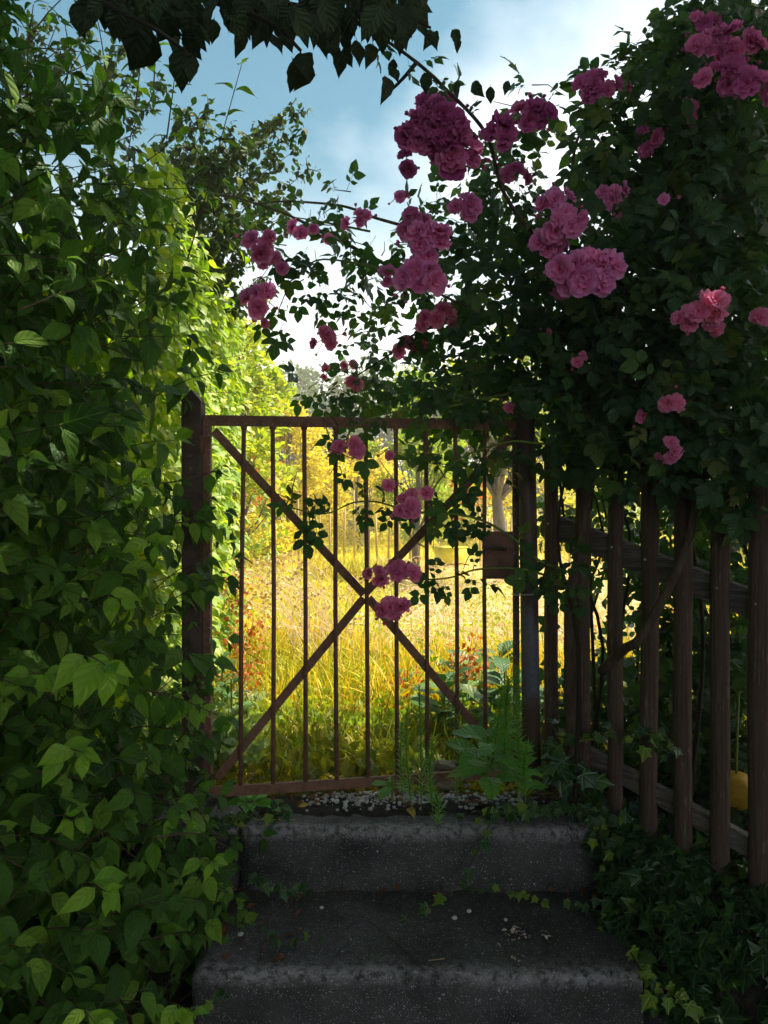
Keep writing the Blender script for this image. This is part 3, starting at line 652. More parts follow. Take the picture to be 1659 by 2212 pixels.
# ------------------------------------------------------------------ left dogwood hedge
rg = np.random.default_rng(7)
def nz2(a, b, s=1.0): return np.sin(a * 5.1 * s + 1.3) * np.cos(b * 4.3 * s + .7) * .5 + np.sin(a * 11 * s + b * 7 * s) * .3
def faceA(Y, Z):
    x = np.interp(Y, [0, 1.2, 1.7, 2.15, 2.4, 2.6], [-1.0, -.97, -.94, -.81, -.72, -.72])
    x = x + .22 * np.clip((.85 - Z) / .5, 0, 1) * np.clip((Y - 1.3) / .6, 0, 1) * np.clip((2.45 - Y) / .25, .3, 1) - .07 * np.clip(Z - 1.7, 0, 2) + .08 * nz2(Y, Z)
    return x
Cs = []
def grow(rg, B, D, Lh, nodes, size, outw, grav=.35, decay=.15, spread=1.0, up=.5):
    """shoots with opposite, decussate leaf pairs -> leaves and stem lines"""
    Cs.clear()
    Ps, Ts, Ns, Ss, stems = [], [], [], [], []
    for b, d, L, k, sz, ow in zip(B, D, Lh, nodes, size, outw):
        c0 = .78 * rg.random() ** 2.3
        d = d / np.linalg.norm(d); p = b.copy(); line = [p.copy()]; ang = rg.uniform(0, math.pi)
        for i in range(k):
            d = d + np.array([0, 0, -grav]) / k + rg.normal(0, .06, 3); d /= np.linalg.norm(d)
            p = p + d * L / k; line.append(p.copy())
            s1 = np.cross(d, [0, 0, 1.0]); s1 /= max(1e-6, np.linalg.norm(s1)); s2 = np.cross(s1, d)
            ang += math.pi / 2 * .9
            side = (math.cos(ang) * s1 + .6 * math.sin(ang) * s2)
            f = 1 - decay * (i / max(1, k - 1)) if i < k - 1 else .62
            for sg in (-1, 1):
                if rg.random() < .06: continue
                Cs.append(c0 + .12 * rg.random() + .10 * i / k)
                t = sg * side * spread + d * .55 + np.array([0, 0, -.55]) + rg.normal(0, .16, 3)
                n = np.array([0, -.25, up]) + ow * .75 + rg.normal(0, .2, 3)
                Ps.append(p + sg * side * .002); Ts.append(t); Ns.append(n); Ss.append(sz * f * rg.uniform(.72, 1.15))
        for _ in range(1):
            Cs.append(min(.99, c0 + .25)); t = d + rg.normal(0, .3, 3); Ps.append(p); Ts.append(t); Ns.append(np.array([0, 0, up]) + ow * .6); Ss.append(sz * .55)
        stems.append(line)
    return np.array(Ps), np.array(Ts), np.array(Ns), np.array(Ss), stems
def stems_mesh(name, stems, r, mat, parent, seg=4, **kw):
    m_ = MB()
    for l in stems: tube(m_, l, [r * (1 - .55 * i / (len(l) - 1)) for i in range(len(l))], seg, caps=False)
    return m_.build(name, mat, parent, smooth=True, **kw)
hedge = thing('dogwood_hedge', (-1.0, 1.7, 0), 'tall dense hedge of drooping green veined leaves left of the gate', 'hedge')
n = 620
Y = .75 + 1.83 * rg.random(n) ** .8; Z = rg.uniform(.02, 2.62, n); Z = np.where((rg.random(n) < .16) & (Y < 2.25), rg.uniform(2.3, 2.95, n), Z); Y = np.where((Z > 1.55) & (Y > 2.42), Y - .3, Y); X = faceA(Y, Z) - rg.uniform(.0, .22, n)
ow = norm(np.c_[np.ones(n), -.35 + rg.normal(0, .25, n), rg.normal(.1, .2, n)])
D = ow * .8 + np.c_[rg.normal(0, .2, n), rg.normal(0, .45, n), rg.normal(.35, .3, n)]
lowm = (Z < .75) & (Y > 1.8); X = np.where(lowm, X + .01, X)
A = grow(rg, np.c_[X, Y, Z], D, rg.uniform(.14, .30, n), rg.integers(2, 4, n), rg.uniform(.055, .122, n), ow)
nf = 3600
Yf = rg.uniform(.6, 2.62, nf); Zf = rg.uniform(0, 2.6, nf); dep = rg.uniform(.14, .46, nf); Xf = faceA(Yf, Zf) - dep
Tf = np.c_[rg.normal(.4, .5, nf), rg.normal(0, .6, nf), rg.normal(-.8, .4, nf)]; Nf = np.c_[rg.normal(.8, .4, nf), rg.normal(-.3, .4, nf), rg.normal(.6, .4, nf)]
Pos = np.vstack([A[0], np.c_[Xf, Yf, Zf]]); T = np.vstack([A[1], Tf]); Nn = np.vstack([A[2], Nf]); S = np.r_[A[3], rg.uniform(.09, .13, nf)]
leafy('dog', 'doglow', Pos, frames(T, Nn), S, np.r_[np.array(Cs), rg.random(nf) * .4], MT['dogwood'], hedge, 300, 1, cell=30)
stems_mesh('twigs', A[4], .0022, MT['twig'], hedge, kind='stuff')
# hedge body deeper and behind the camera side
nb = 5200
Yb = rg.uniform(-2.5, 2.7, nb); Zb = rg.uniform(0, 2.7, nb); Xb = faceA(Yb, Zb) - rg.uniform(.1, .9, nb)
ok = (Yb < .75) | (Xb < faceA(Yb, Zb) - .35); Yb, Zb, Xb = Yb[ok], Zb[ok], Xb[ok]; nb = len(Yb)
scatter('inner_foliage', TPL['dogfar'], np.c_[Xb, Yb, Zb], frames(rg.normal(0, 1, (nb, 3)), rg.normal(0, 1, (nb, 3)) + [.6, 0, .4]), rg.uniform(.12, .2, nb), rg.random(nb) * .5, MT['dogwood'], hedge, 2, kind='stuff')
# young shoots in front of the hedge, sun flecks put into their leaf colour: (px,py,d,size,dir)
yo = [(185, 1400, 1.55, .105, 5), (120, 1600, 1.62, .088, 4), (130, 1740, 1.75, .075, 3), (420, 1830, 2.0, .07, 3), (350, 1480, 2.2, .075, 4), (400, 1500, 2.3, .08, 4), (190, 1890, 1.72, .082, 4), (375, 1735, 2.1, .07, 3), (370, 2140, 1.85, .07, 3), (175, 2150, 1.6, .07, 3), (240, 915, 1.95, .075, 3), (300, 1155, 2.15, .085, 4), (280, 1030, 2.05, .075, 3), (90, 500, 1.8, .06, 2), (20, 980, 1.5, .07, 3), (430, 1420, 2.42, .05, 2), (60, 1440, 1.6, .06, 2), (230, 1270, 1.9, .07, 3), (560, 1700 - 2, 0, 0, 0)]
yo = [q for q in yo if q[4]]
B_, D_, L_, K_, S_, O_ = [], [], [], [], [], []
for px, py, d, s, k in yo:
    B_.append(np.array(P(px - 18, py + 22, d + .05))); D_.append(np.array([.7, -.5, .45])); L_.append(.05 + .018 * k); K_.append(max(2, k - 1)); S_.append(s); O_.append(np.array([.5, -.8, .2]))
A = grow(rg, B_, D_, L_, K_, S_, O_, grav=.5, spread=1.1)
leaf_objects('dog', A[0], frames(A[1], A[2]), A[3], MT['young'], hedge, 'young_leaf', 3)
stems_mesh('twigs', A[4], .002, MT['twig'], hedge, kind='stuff')
# long shoots: reaching past the gate post and up against the sky
ls = [[(310, 1045, 2.3), (380, 1040, 2.38), (450, 1022, 2.45), (470, 1010, 2.48)], [(300, 1490, 2.1), (400, 1500, 2.25), (450, 1470, 2.35)], [(340, 1500, 2.0), (390, 1510, 2.1), (470, 1545, 2.2)],
      [(330, 1810, 1.95), (420, 1800, 2.05), (490, 1828, 2.1)], [(405, 560, 2.5), (440, 440, 2.5), (480, 290, 2.48), (522, 140, 2.45)], [(60, 260, 2.1), (60, 120, 2.1), (72, 10, 2.1)], [(230, 240, 2.2), (225, 130, 2.2), (205, 10, 2.2)],
      [(330, 230, 2.3), (335, 130, 2.3), (338, 60, 2.3)], [(290, 240, 2.2), (300, 170, 2.2), (305, 90, 2.2)], [(20, 200, 2.0), (30, 140, 2.0), (40, 60, 2.0)], [(360, 300, 2.4), (372, 210, 2.4), (378, 160, 2.4)], [(400, 1240, 2.4), (440, 1255, 2.42), (470, 1240, 2.45)],
      [(400, 1420, 2.4), (440, 1415, 2.42)], [(380, 1130, 2.38), (430, 1125, 2.42), (470, 1140, 2.45)], [(130, 230, 2.1), (150, 130, 2.1), (140, 50, 2.1)], [(250, 430, 2.4), (330, 420, 2.45), (400, 440, 2.5)]]
Ps, Ts, Ns, Ss, st = [], [], [], [], []
for l in ls:
    c = spline([P(*q) for q in l], 4); st.append(c)
    L = sum((c[i + 1] - c[i]).length for i in range(len(c) - 1)); nn = max(3, int(L / .075)); vert = abs(c[-1].z - c[0].z) > .12
    for k in range(nn + 1):
        f = k / nn * (len(c) - 1); i = min(int(f), len(c) - 2); p = c[i].lerp(c[i + 1], f - i); d = (c[i + 1] - c[i]).normalized()
        a0 = k * 1.45
        for sg in (-1, 1):
            side = Vector((math.cos(a0), math.sin(a0) * .6, 0)) * sg if vert else (Vector((0, .3, .5)) * sg + Vector((0, -.4, -.3)))
            t = side + d * .5 + Vector((0, 0, -.1 if vert else -.35)); Ps.append(p); Ts.append(t); Ns.append(Vector((0, -.4, .9)) + Vector(rg.normal(0, .2, 3))); Ss.append((.062 if vert else .075) * (1 - .35 * (k == nn)) * rg.uniform(.8, 1.1))
leaf_objects('dog', np.array(Ps), frames(Ts, Ns), np.array(Ss), MT['dogwood'], hedge, 'shoot_leaf', 5)
stems_mesh('long_shoots', st, .0028, MT['twig'], hedge, 6, kind='stuff')

# sunlit hedge beyond the gate
hb = thing('sunlit_hedge', (-1.1, 4, .43), 'bright yellow-green hedge in light behind the hinge side of the gate', 'hedge')
n = 5400
Y = 2.78 + 2.5 * rg.random(n) ** 1.1; Z = rg.uniform(.4, 3.05, n)
top = 3.0 - .10 * (Y - 2.8) + .15 * np.sin(Y * 4); Z = np.minimum(Z, top - rg.random(n) * .25)
X = -.86 - .05 * (Y - 2.8) + .07 * nz2(Y, Z, .9) - np.abs(rg.normal(0, .12, n)) - .10 * np.clip((1.35 - Z) / 1., 0, 1) * 0
T = np.c_[rg.normal(.7, .4, n), rg.normal(-.2, .5, n), rg.normal(-.45, .35, n)]; Nn = np.c_[rg.normal(.4, .4, n), rg.normal(-.2, .4, n), rg.normal(1, .3, n)]
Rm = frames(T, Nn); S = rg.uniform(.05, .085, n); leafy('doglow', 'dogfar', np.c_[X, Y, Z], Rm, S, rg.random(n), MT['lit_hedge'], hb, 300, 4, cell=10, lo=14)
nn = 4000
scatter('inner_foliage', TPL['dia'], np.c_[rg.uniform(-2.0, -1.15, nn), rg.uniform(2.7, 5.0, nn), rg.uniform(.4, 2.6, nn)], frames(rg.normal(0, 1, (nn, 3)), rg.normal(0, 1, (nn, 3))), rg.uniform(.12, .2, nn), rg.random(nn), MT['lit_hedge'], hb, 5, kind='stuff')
# thin shoots leaving it
st = []
for k in range(26):
    y0 = rg.uniform(2.9, 5); z0 = rg.uniform(1.0, 2.9); p = Vector((-.88, y0, z0)); st.append([p, p + Vector((.12, .0, .02)), p + Vector((rg.uniform(.2, .34), rg.uniform(-.1, .1), rg.uniform(-.06, .08)))])
stems_mesh('twigs', st, .0016, MT['twig'], hb, kind='stuff')
Ps = np.array([np.array(l[1].lerp(l[2], t)) for l in st for t in (0, .35, .7, 1)]); m = len(Ps)
scatter('shoot_leaves', TPL['doglow'], Ps, frames(rg.normal(0, .6, (m, 3)) + [.6, 0, -.3], rg.normal(0, .3, (m, 3)) + [0, -.4, 1]), rg.uniform(.035, .06, m), rg.random(m), MT['lit_hedge'], hb, 6, kind='stuff')

# ------------------------------------------------------------------ generic branchy shrub / tree
def branches(rg, base, tip_fn, n, levels=2, r0=.03):
    pass
def tree(name, base, height, spread, label, cat, leafmat, nleaf, lsize, barkmat, seed=0, trunk=.3, clumps=40, group=None, key='dia', shape=(1, 1, 1), r0=None, flat=.25):
    rg = np.random.default_rng(seed); base = Vector(base)
    t = thing(name, base, label, cat, group)
    m_ = MB(); r0 = r0 or height * .02; H = height
    tr = [base + Vector((rg.normal(0, .02) * H * k / 5, rg.normal(0, .02) * H * k / 5, H * .85 * k / 5)) for k in range(6)]
    tube(m_, tr, [r0 * (1 - .8 * k / 5) for k in range(6)], 8)
    m_.build('trunk', barkmat, t, smooth=True)
    C = []; mbs = MB()
    for i in range(clumps):
        th = rg.uniform(0, 2 * math.pi); zz = trunk + (1 - trunk) * rg.random() ** .9; rr = spread * math.sin(math.pi * min(1, .12 + .86 * (zz - trunk) / (1 - trunk))) ** .7 * (rg.random() ** .4)
        c = base + Vector((math.cos(th) * rr * shape[0], math.sin(th) * rr * shape[1], H * zz)); C.append(c)
        k = min(4, max(1, int((zz - .15) * 5))); s = tr[k]; mid = s.lerp(c, .55) + Vector((0, 0, -.06 * H * rg.random()))
        tube(mbs, [s, mid, c], [r0 * .35, r0 * .2, r0 * .06], 4, caps=False)
    mbs.build('limbs', barkmat, t, smooth=True, kind='stuff')
    C = np.array(C); ci = rg.integers(0, len(C), nleaf); cr = rg.uniform(.5, 1.3, len(C)) * spread * flat
    off = norm(rg.normal(0, 1, (nleaf, 3))) * (rg.random(nleaf) ** .5)[:, None] * cr[ci][:, None] * [1, 1, .75]
    Pq = C[ci] + off; outn = norm(off + [0, 0, .3 * spread])
    scatter('crown', TPL[key], Pq, frames(outn + rg.normal(0, .7, (nleaf, 3)) + [0, 0, -.4], outn + [0, 0, .8] + rg.normal(0, .5, (nleaf, 3))), rg.uniform(.7, 1.3, nleaf) * lsize, np.clip(rg.random(nleaf) * .7 + .3 * rg.random(len(C))[ci], 0, .999), leafmat, t, seed, kind='stuff')
    return t

# fine-leaved plum shrub against the sky (arching sprays)
plum = thing('plum_shrub', (-1.6, 4.6, .43), 'slender small-leaved shrub with upright sprays against the blue sky', 'shrub')
rg2 = np.random.default_rng(21); sprays = []; Ps, Ts, Ns, Ss = [], [], [], []
ends = [(625, 235), (655, 240), (655, 290), (600, 260), (560, 300), (520, 330), (665, 365), (600, 330), (560, 380), (640, 420), (500, 290), (450, 230), (430, 330), (480, 400), (540, 440), (610, 470), (400, 250), (350, 180), (300, 130), (240, 150), (190, 70), (110, 40), (90, 90), (380, 320), (580, 520), (560, 600), (590, 430), (520, 470), (630, 330), (500, 380), (470, 330), (440, 280), (545, 540), (530, 640), (140, 120), (270, 90)]
for ex, ey in ends:
    d = rg2.uniform(4.2, 5.2); e = P(ex, ey, d); s = P(min(ex - 20, 430) + rg2.uniform(-60, 20), ey + rg2.uniform(180, 330), d + .1)
    mid = s.lerp(e, .55) + Vector((-.10, 0, .05)); c = spline([s, mid, e], 7); sprays.append(c)
    for k, p in enumerate(c):
        for q in range(3):
            b = Vector(rg2.normal(0, 1, 3)); b.normalize(); ln = .03 + .14 * rg2.random() * (1 - .6 * k / len(c)); nl = int(2 + ln * 45)
            if q > 0 or k < 2: sprays.append([p, p + b * ln])
            for j in range(nl):
                Ps.append(p + b * ln * (j + 1) / nl); Ts.append(Vector(rg2.normal(0, .7, 3)) + Vector((.2, 0, -.3))); Ns.append(Vector(rg2.normal(0, .5, 3)) + Vector((0, 0, .8))); Ss.append(rg2.uniform(.035, .06))
stems_mesh('branches', sprays, .004, MT['dark_twig'], plum, kind='stuff')
scatter('foliage', TPL['dogfar'], np.array([tuple(p) for p in Ps]), frames(np.array([tuple(p) for p in Ts]), np.array([tuple(p) for p in Ns])), Ss, rg2.random(len(Ss)), MT['plum_leaf'], plum, 9, kind='stuff')

# ------------------------------------------------------------------ climbing rose
rose = thing('climbing_rose', (1.3, 2.9, .43), 'climbing rose with pink flower clusters arching over the gate and fence', 'rose bush')
rgr = np.random.default_rng(33)
def cane(name, pts, r0, r1, mat, seg=7, **kw):
    c = spline([P(*q) for q in pts], 6); m_ = MB(); n_ = len(c)
    tube(m_, c, [r0 + (r1 - r0) * i / (n_ - 1) for i in range(n_)], seg, wob=.06)
    o = m_.build(name, mat, rose, smooth=True, **kw); return c
canes = []
canes.append(cane('stem', [(1236, 1640, 2.66), (1231, 1460, 2.64), (1231, 1296, 2.62), (1251, 1196, 2.59), (1263, 1096, 2.57), (1283, 996, 2.55), (1315, 916, 2.62), (1327, 796, 2.62), (1310, 650, 2.66)], .021, .010, MT['bark'], 10))
canes.append(cane('stem', [(1300, 1450, 2.62), (1347, 1403, 2.5), (1379, 1383, 2.40), (1427, 1304, 2.34), (1475, 1203, 2.31), (1499, 1115, 2.3), (1520, 950, 2.35), (1500, 700, 2.4), (1490, 400, 2.5), (1500, 100, 2.6), (1497, -40, 2.6)], .018, .006, MT['bark'], 10))
for q in ([(1060, 700, 3.0), (1000, 690, 3.0), (900, 720, 3.02), (850, 760, 3.05), (770, 812, 3.05)],
          [(1250, 800, 2.9), (1090, 700, 2.9), (960, 640, 2.95), (850, 580, 3.0), (760, 530, 3.05)],
          [(850, 580, 3.0), (715, 510, 3.1), (645, 475, 3.1), (585, 450, 3.15), (500, 425, 3.2), (415, 410, 3.2)],
          [(1000, 520, 3.0), (825, 475, 3.1), (740, 445, 3.1), (620, 435, 3.15), (560, 440, 3.2)],
          [(1250, 780, 2.7), (1180, 560, 2.6), (1090, 420, 2.45), (1050, 290, 2.3), (960, 190, 2.15), (900, 135, 2.05), (830, 85, 1.95), (720, 15, 1.8), (560, -60, 1.7)],
          [(1190, 520, 2.7), (1230, 420, 2.75), (1240, 330, 2.75), (1270, 260, 2.7), (1350, 210, 2.7)],
          [(1300, 600, 2.8), (1330, 480, 2.8), (1420, 380, 2.8), (1500, 300, 2.8)],
          [(1290, 800, 2.5), (1380, 560, 2.5), (1480, 470, 2.45), (1560, 430, 2.4), (1640, 420, 2.4)],
          [(1150, 1000, 2.8), (1100, 890, 2.9), (1000, 860, 3.0), (900, 850, 3.1)],
          [(1240, 1000, 2.75), (1190, 880, 2.8), (1120, 800, 2.9), (1030, 770, 3.0)]):
    canes.append(cane('cane', q, .0075, .003, MT['bark']))
strands = [[(1240, 1240, 2.55), (1167, 1212, 2.52), (1115, 1168, 2.52), (1055, 1130, 2.5), (995, 1112, 2.5), (920, 1108, 2.5), (858, 1096, 2.48), (812, 1084, 2.48), (762, 1086, 2.47), (700, 1110, 2.46), (620, 1095, 2.46)],
           [(1262, 1290, 2.55), (1231, 1274, 2.52), (1175, 1242, 2.5), (1115, 1228, 2.5), (1031, 1230, 2.5), (980, 1246, 2.5), (930, 1252, 2.5), (870, 1250, 2.5)],
           [(1300, 960, 2.55), (1219, 963, 2.55), (1155, 957, 2.55), (1095, 955, 2.55), (995, 990, 2.58), (940, 1050, 2.6), (925, 1080, 2.6)],
           [(1100, 850, 2.7), (960, 880, 2.65), (850, 890, 2.6), (770, 920, 2.58), (740, 960, 2.56)],
           [(950, 640, 2.5), (900, 600, 2.5), (700, 560, 2.8), (640, 600, 2.85), (600, 620, 2.85)],
           [(800, 500, 3.0), (700, 480, 3.0), (640, 470, 3.0)]]
SL = []
for q in strands: SL.append(cane('green_cane', q, .0048, .0022, MT['green_stem'], 6))
# compound leaves: arrays
LP, LT, LN, LS = [], [], [], []
def add_leaf(p, t, n, s): LP.append(tuple(p)); LT.append(tuple(t)); LN.append(tuple(n)); LS.append(s)
V3 = lambda s=1.0: Vector(rgr.normal(0, s, 3))
for c in SL[:4]:
    k = 0
    L = [0]
    for i in range(len(c) - 1): L.append(L[-1] + (c[i + 1] - c[i]).length)
    s = .03
    while s < L[-1]:
        i = max(j for j in range(len(L)) if L[j] <= s); i = min(i, len(c) - 2); p = c[i].lerp(c[i + 1], (s - L[i]) / max(1e-6, L[i + 1] - L[i])); d = (c[i + 1] - c[i]).normalized()
        for q in range(2 if rgr.random() < .25 else 1):
            ux_, uy_, _ = proj(p)
            if 1035 < ux_ < 1112 and 1130 < uy_ < 1240 and rgr.random() < .8: continue
            add_leaf(p, d * .3 + Vector((0, -.25, rgr.choice([-.9, -.7, .25]))) + V3(.35), Vector((0, -.9, .5)) + V3(.25), rgr.uniform(.08, .115))
        s += rgr.uniform(.032, .06)
for c in canes[2:]:
    for p in c[::2]:
        if rgr.random() < .7: add_leaf(p, V3(.6) + Vector((0, -.3, -.5)), Vector((0, -.7, .7)) + V3(.4), rgr.uniform(.08, .12))
# foliage masses: (px,py,rx,ry,d,thick,n)
masses = [
 (1100, 380, 95, 110, 2.85, .5, 170), (1010, 480, 130, 75, 2.95, .4, 150), (1110, 560, 120, 120, 2.75, .5, 220), (1160, 230, 30, 20, 2.75, .15, 10), (1140, 190, 15, 20, 2.7, .1, 6),
 (960, 640, 110, 60, 3.0, .4, 90), (1100, 720, 160, 100, 2.95, .5, 260), (900, 850, 190, 55, 3.2, .4, 230), (1050, 830, 140, 90, 2.9, .4, 220), (760, 860, 60, 30, 3.0, .25, 32), (1000, 950, 110, 50, 3.0, .4, 70), (1080, 900, 70, 80, 2.95, .3, 70),
 (1240, 640, 120, 130, 2.75, .6, 260), (1260, 850, 130, 130, 2.8, .6, 260), (1210, 850, 60, 90, 2.6, .3, 70), (1250, 930, 80, 60, 2.55, .2, 50),
 (1400, 450, 170, 130, 2.7, .7, 330), (1420, 250, 130, 130, 2.75, .6, 210), (1560, 200, 150, 170, 2.7, .7, 300), (1600, 60, 110, 80, 2.75, .5, 210), (1560, 450, 160, 160, 2.6, .7, 300), (1400, 650, 180, 130, 2.6, .7, 330), (1570, 700, 170, 170, 2.5, .7, 360), (1400, 850, 150, 120, 2.55, .5, 250), (1560, 900, 170, 150, 2.45, .6, 330), (1470, 960, 130, 90, 2.25, .2, 110), (1620, 1010, 110, 90, 2.2, .3, 110), (1380, 960, 90, 60, 2.45, .2, 60),
 (1300, 340, 50, 60, 2.75, .4, 60), (1330, 200, 60, 60, 2.75, .3, 55), (1400, 110, 45, 50, 2.8, .3, 35), (1480, 60, 60, 50, 2.8, .3, 40), (1650, 300, 60, 200, 2.6, .6, 150),
 (640, 560, 40, 40, 2.9, .15, 16), (620, 650, 45, 45, 2.9, .15, 22), (690, 620, 50, 40, 2.95, .2, 26), (740, 590, 60, 45, 3.0, .2, 30), (760, 520, 70, 40, 3.0, .2, 28), (700, 470, 60, 25, 3.05, .2, 14), (740, 425, 30, 14, 3.0, .1, 6), (600, 690, 20, 25, 2.9, .1, 5), (860, 540, 70, 60, 3.0, .3, 60), (800, 640, 80, 60, 3.1, .3, 40), (790, 720, 70, 50, 3.4, .4, 45), (870, 700, 90, 60, 3.3, .4, 65), (840, 790, 110, 40, 3.3, .3, 70), (680, 840, 30, 15, 3.2, .15, 8),
 (740, 920, 26, 30, 2.5, .08, 9), (730, 990, 20, 20, 2.5, .06, 6), (790, 960, 22, 30, 2.55, .06, 6), (650, 1100, 50, 25, 2.5, .08, 12), (930, 1100, 40, 25, 2.5, .08, 8), (980, 1060, 45, 60, 2.55, .1, 26), (950, 1000, 50, 40, 2.6, .1, 18), (1040, 1010, 60, 50, 2.65, .1, 22), (910, 1260, 35, 40, 2.48, .06, 12), (1025, 1215, 20, 30, 2.5, .06, 5), (1190, 1190, 40, 40, 2.45, .06, 10), (1200, 1250, 40, 40, 2.45, .06, 10), (1130, 990, 50, 30, 2.5, .1, 7),
 (1300, 1120, 130, 110, 3.2, .5, 90), (1420, 1200, 170, 130, 3.0, .5, 150), (1550, 1250, 150, 180, 2.8, .5, 260), (1250, 1560, 90, 110, 3.1, .3, 110), (1380, 1580, 140, 130, 3.0, .3, 240), (1540, 1540, 140, 190, 2.75, .3, 360), (1620, 1700, 80, 100, 2.6, .2, 120), (1300, 1420, 130, 60, 3.2, .3, 60)]
for px, py, rx, ry, d, th, n_ in masses:
    for _ in range(int(n_ * (.20 if px < 1180 and py > 930 else .30 if px < 960 and n_ > 20 else .40 if px < 1180 and py > 330 and n_ > 40 else .95 if px > 1480 else .72 if n_ > 40 else .75))):
        a = rgr.uniform(0, 2 * math.pi); r = rgr.random() ** .5; dd = d + rgr.uniform(-.5, .5) * th
        p = P(px + math.cos(a) * r * rx, py + math.sin(a) * r * ry, dd)
        qx, qy = px + math.cos(a) * r * rx, py + math.sin(a) * r * ry
        if 1085 < qx < 1185 and qy > 835 and dd < 2.86: continue
        if 870 < qy < 950 and qx < 1120 and dd < 2.82: continue
        out = Vector((math.cos(a) * r * .5, -.6, -math.sin(a) * r * .5))
        add_leaf(p, V3(.65) + out * .5 + Vector((0, 0, -.45)), Vector((0, -.55, .65)) + out * .4 + V3(.45), rgr.uniform(.10, .155))
LP = np.array(LP); LS = np.array(LS); Rm = frames(LT, LN)
leafy('comp', 'complow', LP, Rm, LS, rgr.random(len(LS)) * .97, MT['rose_leaf'], rose, 300, 11, cell=24)
# hidden coarse filler in the darkest bulk and dark stems behind the fence
nn = 2600; q = rgr.random((nn, 4)); fp = []
for a in q:
    px = 1290 + a[0] * 520; py = 120 + a[1] * 860; d = 2.75 + a[2] * .7
    if px < 1420 and (py < 480 or rgr.random() < .6): continue
    fp.append(tuple(P(px, py, d)))
fp = np.array(fp); m = len(fp)
scatter('inner_foliage', TPL['doglow'], fp, frames(rgr.normal(0, 1, (m, 3)), rgr.normal(0, .6, (m, 3)) + [0, -.4, .4]), rgr.uniform(.06, .10, m), rgr.random(m), MT['rose_leaf'], rose, 12, kind='stuff')
nn = 8500; yy = rgr.uniform(-3, 2.3, nn); side = 1.28 + np.clip((2.3 - yy), 0, 9) * .30  # unseen leaf wall toward the camera, added to block light from the right
sp_pos = np.c_[side + rgr.uniform(0, .8, nn), yy, rgr.uniform(.1, 5.2, nn)]
sx, sy, sf = proj(sp_pos); keep = (sx > 1760) | (yy < .4)
sp_pos = sp_pos[keep]; nn = len(sp_pos)
scatter('unseen_shade_foliage', TPL['dogfar'], sp_pos, frames(rgr.normal(0, 1, (nn, 3)), rgr.normal(0, 1, (nn, 3)) + [-.6, 0, .4]), rgr.uniform(.10, .17, nn), rgr.random(nn), MT['rose_leaf'], rose, 13, kind='stuff')
st = []
for k in range(17):
    x0 = rgr.uniform(1235, 1660); d = rgr.uniform(2.5, 3.3) - (x0 - 1180) / 480 * .25
    st.append(spline([P(x0, 1750, d), P(x0 + rgr.uniform(-30, 60), 1400, d), P(x0 + rgr.uniform(-40, 70), 1150, d), P(x0 + rgr.uniform(-90, 60), 880, d)], 4))
stems_mesh('inner_stems', st, .008, MT['dark_twig'], rose, 6, kind='stuff')
tw = []
for k in range(130):
    i = rgr.integers(0, len(masses)); px, py, rx, ry, d, th, n_ = masses[i]
    a = P(px + rgr.uniform(-1, 1) * rx * .8, py + rgr.uniform(-1, 1) * ry * .8, d); b = a + V3(.07); tw.append([a, a.lerp(b, .5) + V3(.015), b])
stems_mesh('twigs', tw, .0026, MT['twig'], rose, kind='stuff')

# blooms
def bloom_tpl(seed, whorls):
    rg_ = random.Random(seed); parts = []
    for w, (npet, L, W_, t0, t1, z0) in enumerate(whorls):
        for k in range(npet):
            V = []; F = []; U = []; rows, cols = 5, 5; ph = rg_.uniform(0, 6); tt0 = t0 + rg_.uniform(-.15, .15); LL = L * rg_.uniform(.85, 1.12)
            for i in range(rows + 1):
                s = i / rows; r = z = 0
                for j in range(i):
                    th = tt0 + t1 * (j + .5) / rows; r += math.sin(th) * LL / rows; z += math.cos(th) * LL / rows
                ww = W_ * (.22 + .95 * math.sin(math.pi * min(1, .08 + .60 * s)) ** 1.1) * (1 if i < rows else .72)
                for c in range(cols):
                    u = -1 + 2 * c / (cols - 1)
                    ruf = .22 * L * s * s * math.sin(u * 3.3 + ph) + .05 * L * s * math.sin(u * 7 + ph * 2)
                    dz = ruf * math.sin(tt0 + t1 * s) + (.12 * L * u * u * s)
                    V.append((u * ww, r - ruf * math.cos(tt0 + t1 * s) * .8 - .10 * u * u * L * (1 - s * .5) - (.06 * L if i == rows and abs(u) < .1 else 0) , z + z0 + dz)); U.append(((u + 1) / 2, s))
            for i in range(rows):
                for c in range(cols - 1):
                    a = i * cols + c; F.append((a, a + 1, a + cols + 1, a + cols))
            parts.append(xf((np.array(V), F, np.array(U)), Matrix.Rotation(2 * math.pi * k / npet + w * .6 + rg_.uniform(-.2, .2), 4, 'Z')))
    return join_tpl(parts)
TPL['bloom'] = [bloom_tpl(s, [(6, 1.0, .50, 1.15, .45, 0), (5, .84, .44, .75, .5, .04), (4, .6, .34, .35, .6, .06)]) for s in range(5)]
TPL['bud'] = [bloom_tpl(s + 40, [(4, .8, .34, .28, -.25, 0), (3, .75, .3, .15, -.1, .02)]) for s in range(3)]
TPL['openbloom'] = [bloom_tpl(s + 20, [(5, 1, .5, 1.25, .3, 0), (5, .85, .42, .95, .35, .05), (3, .5, .25, .4, .8, .05)]) for s in range(3)]
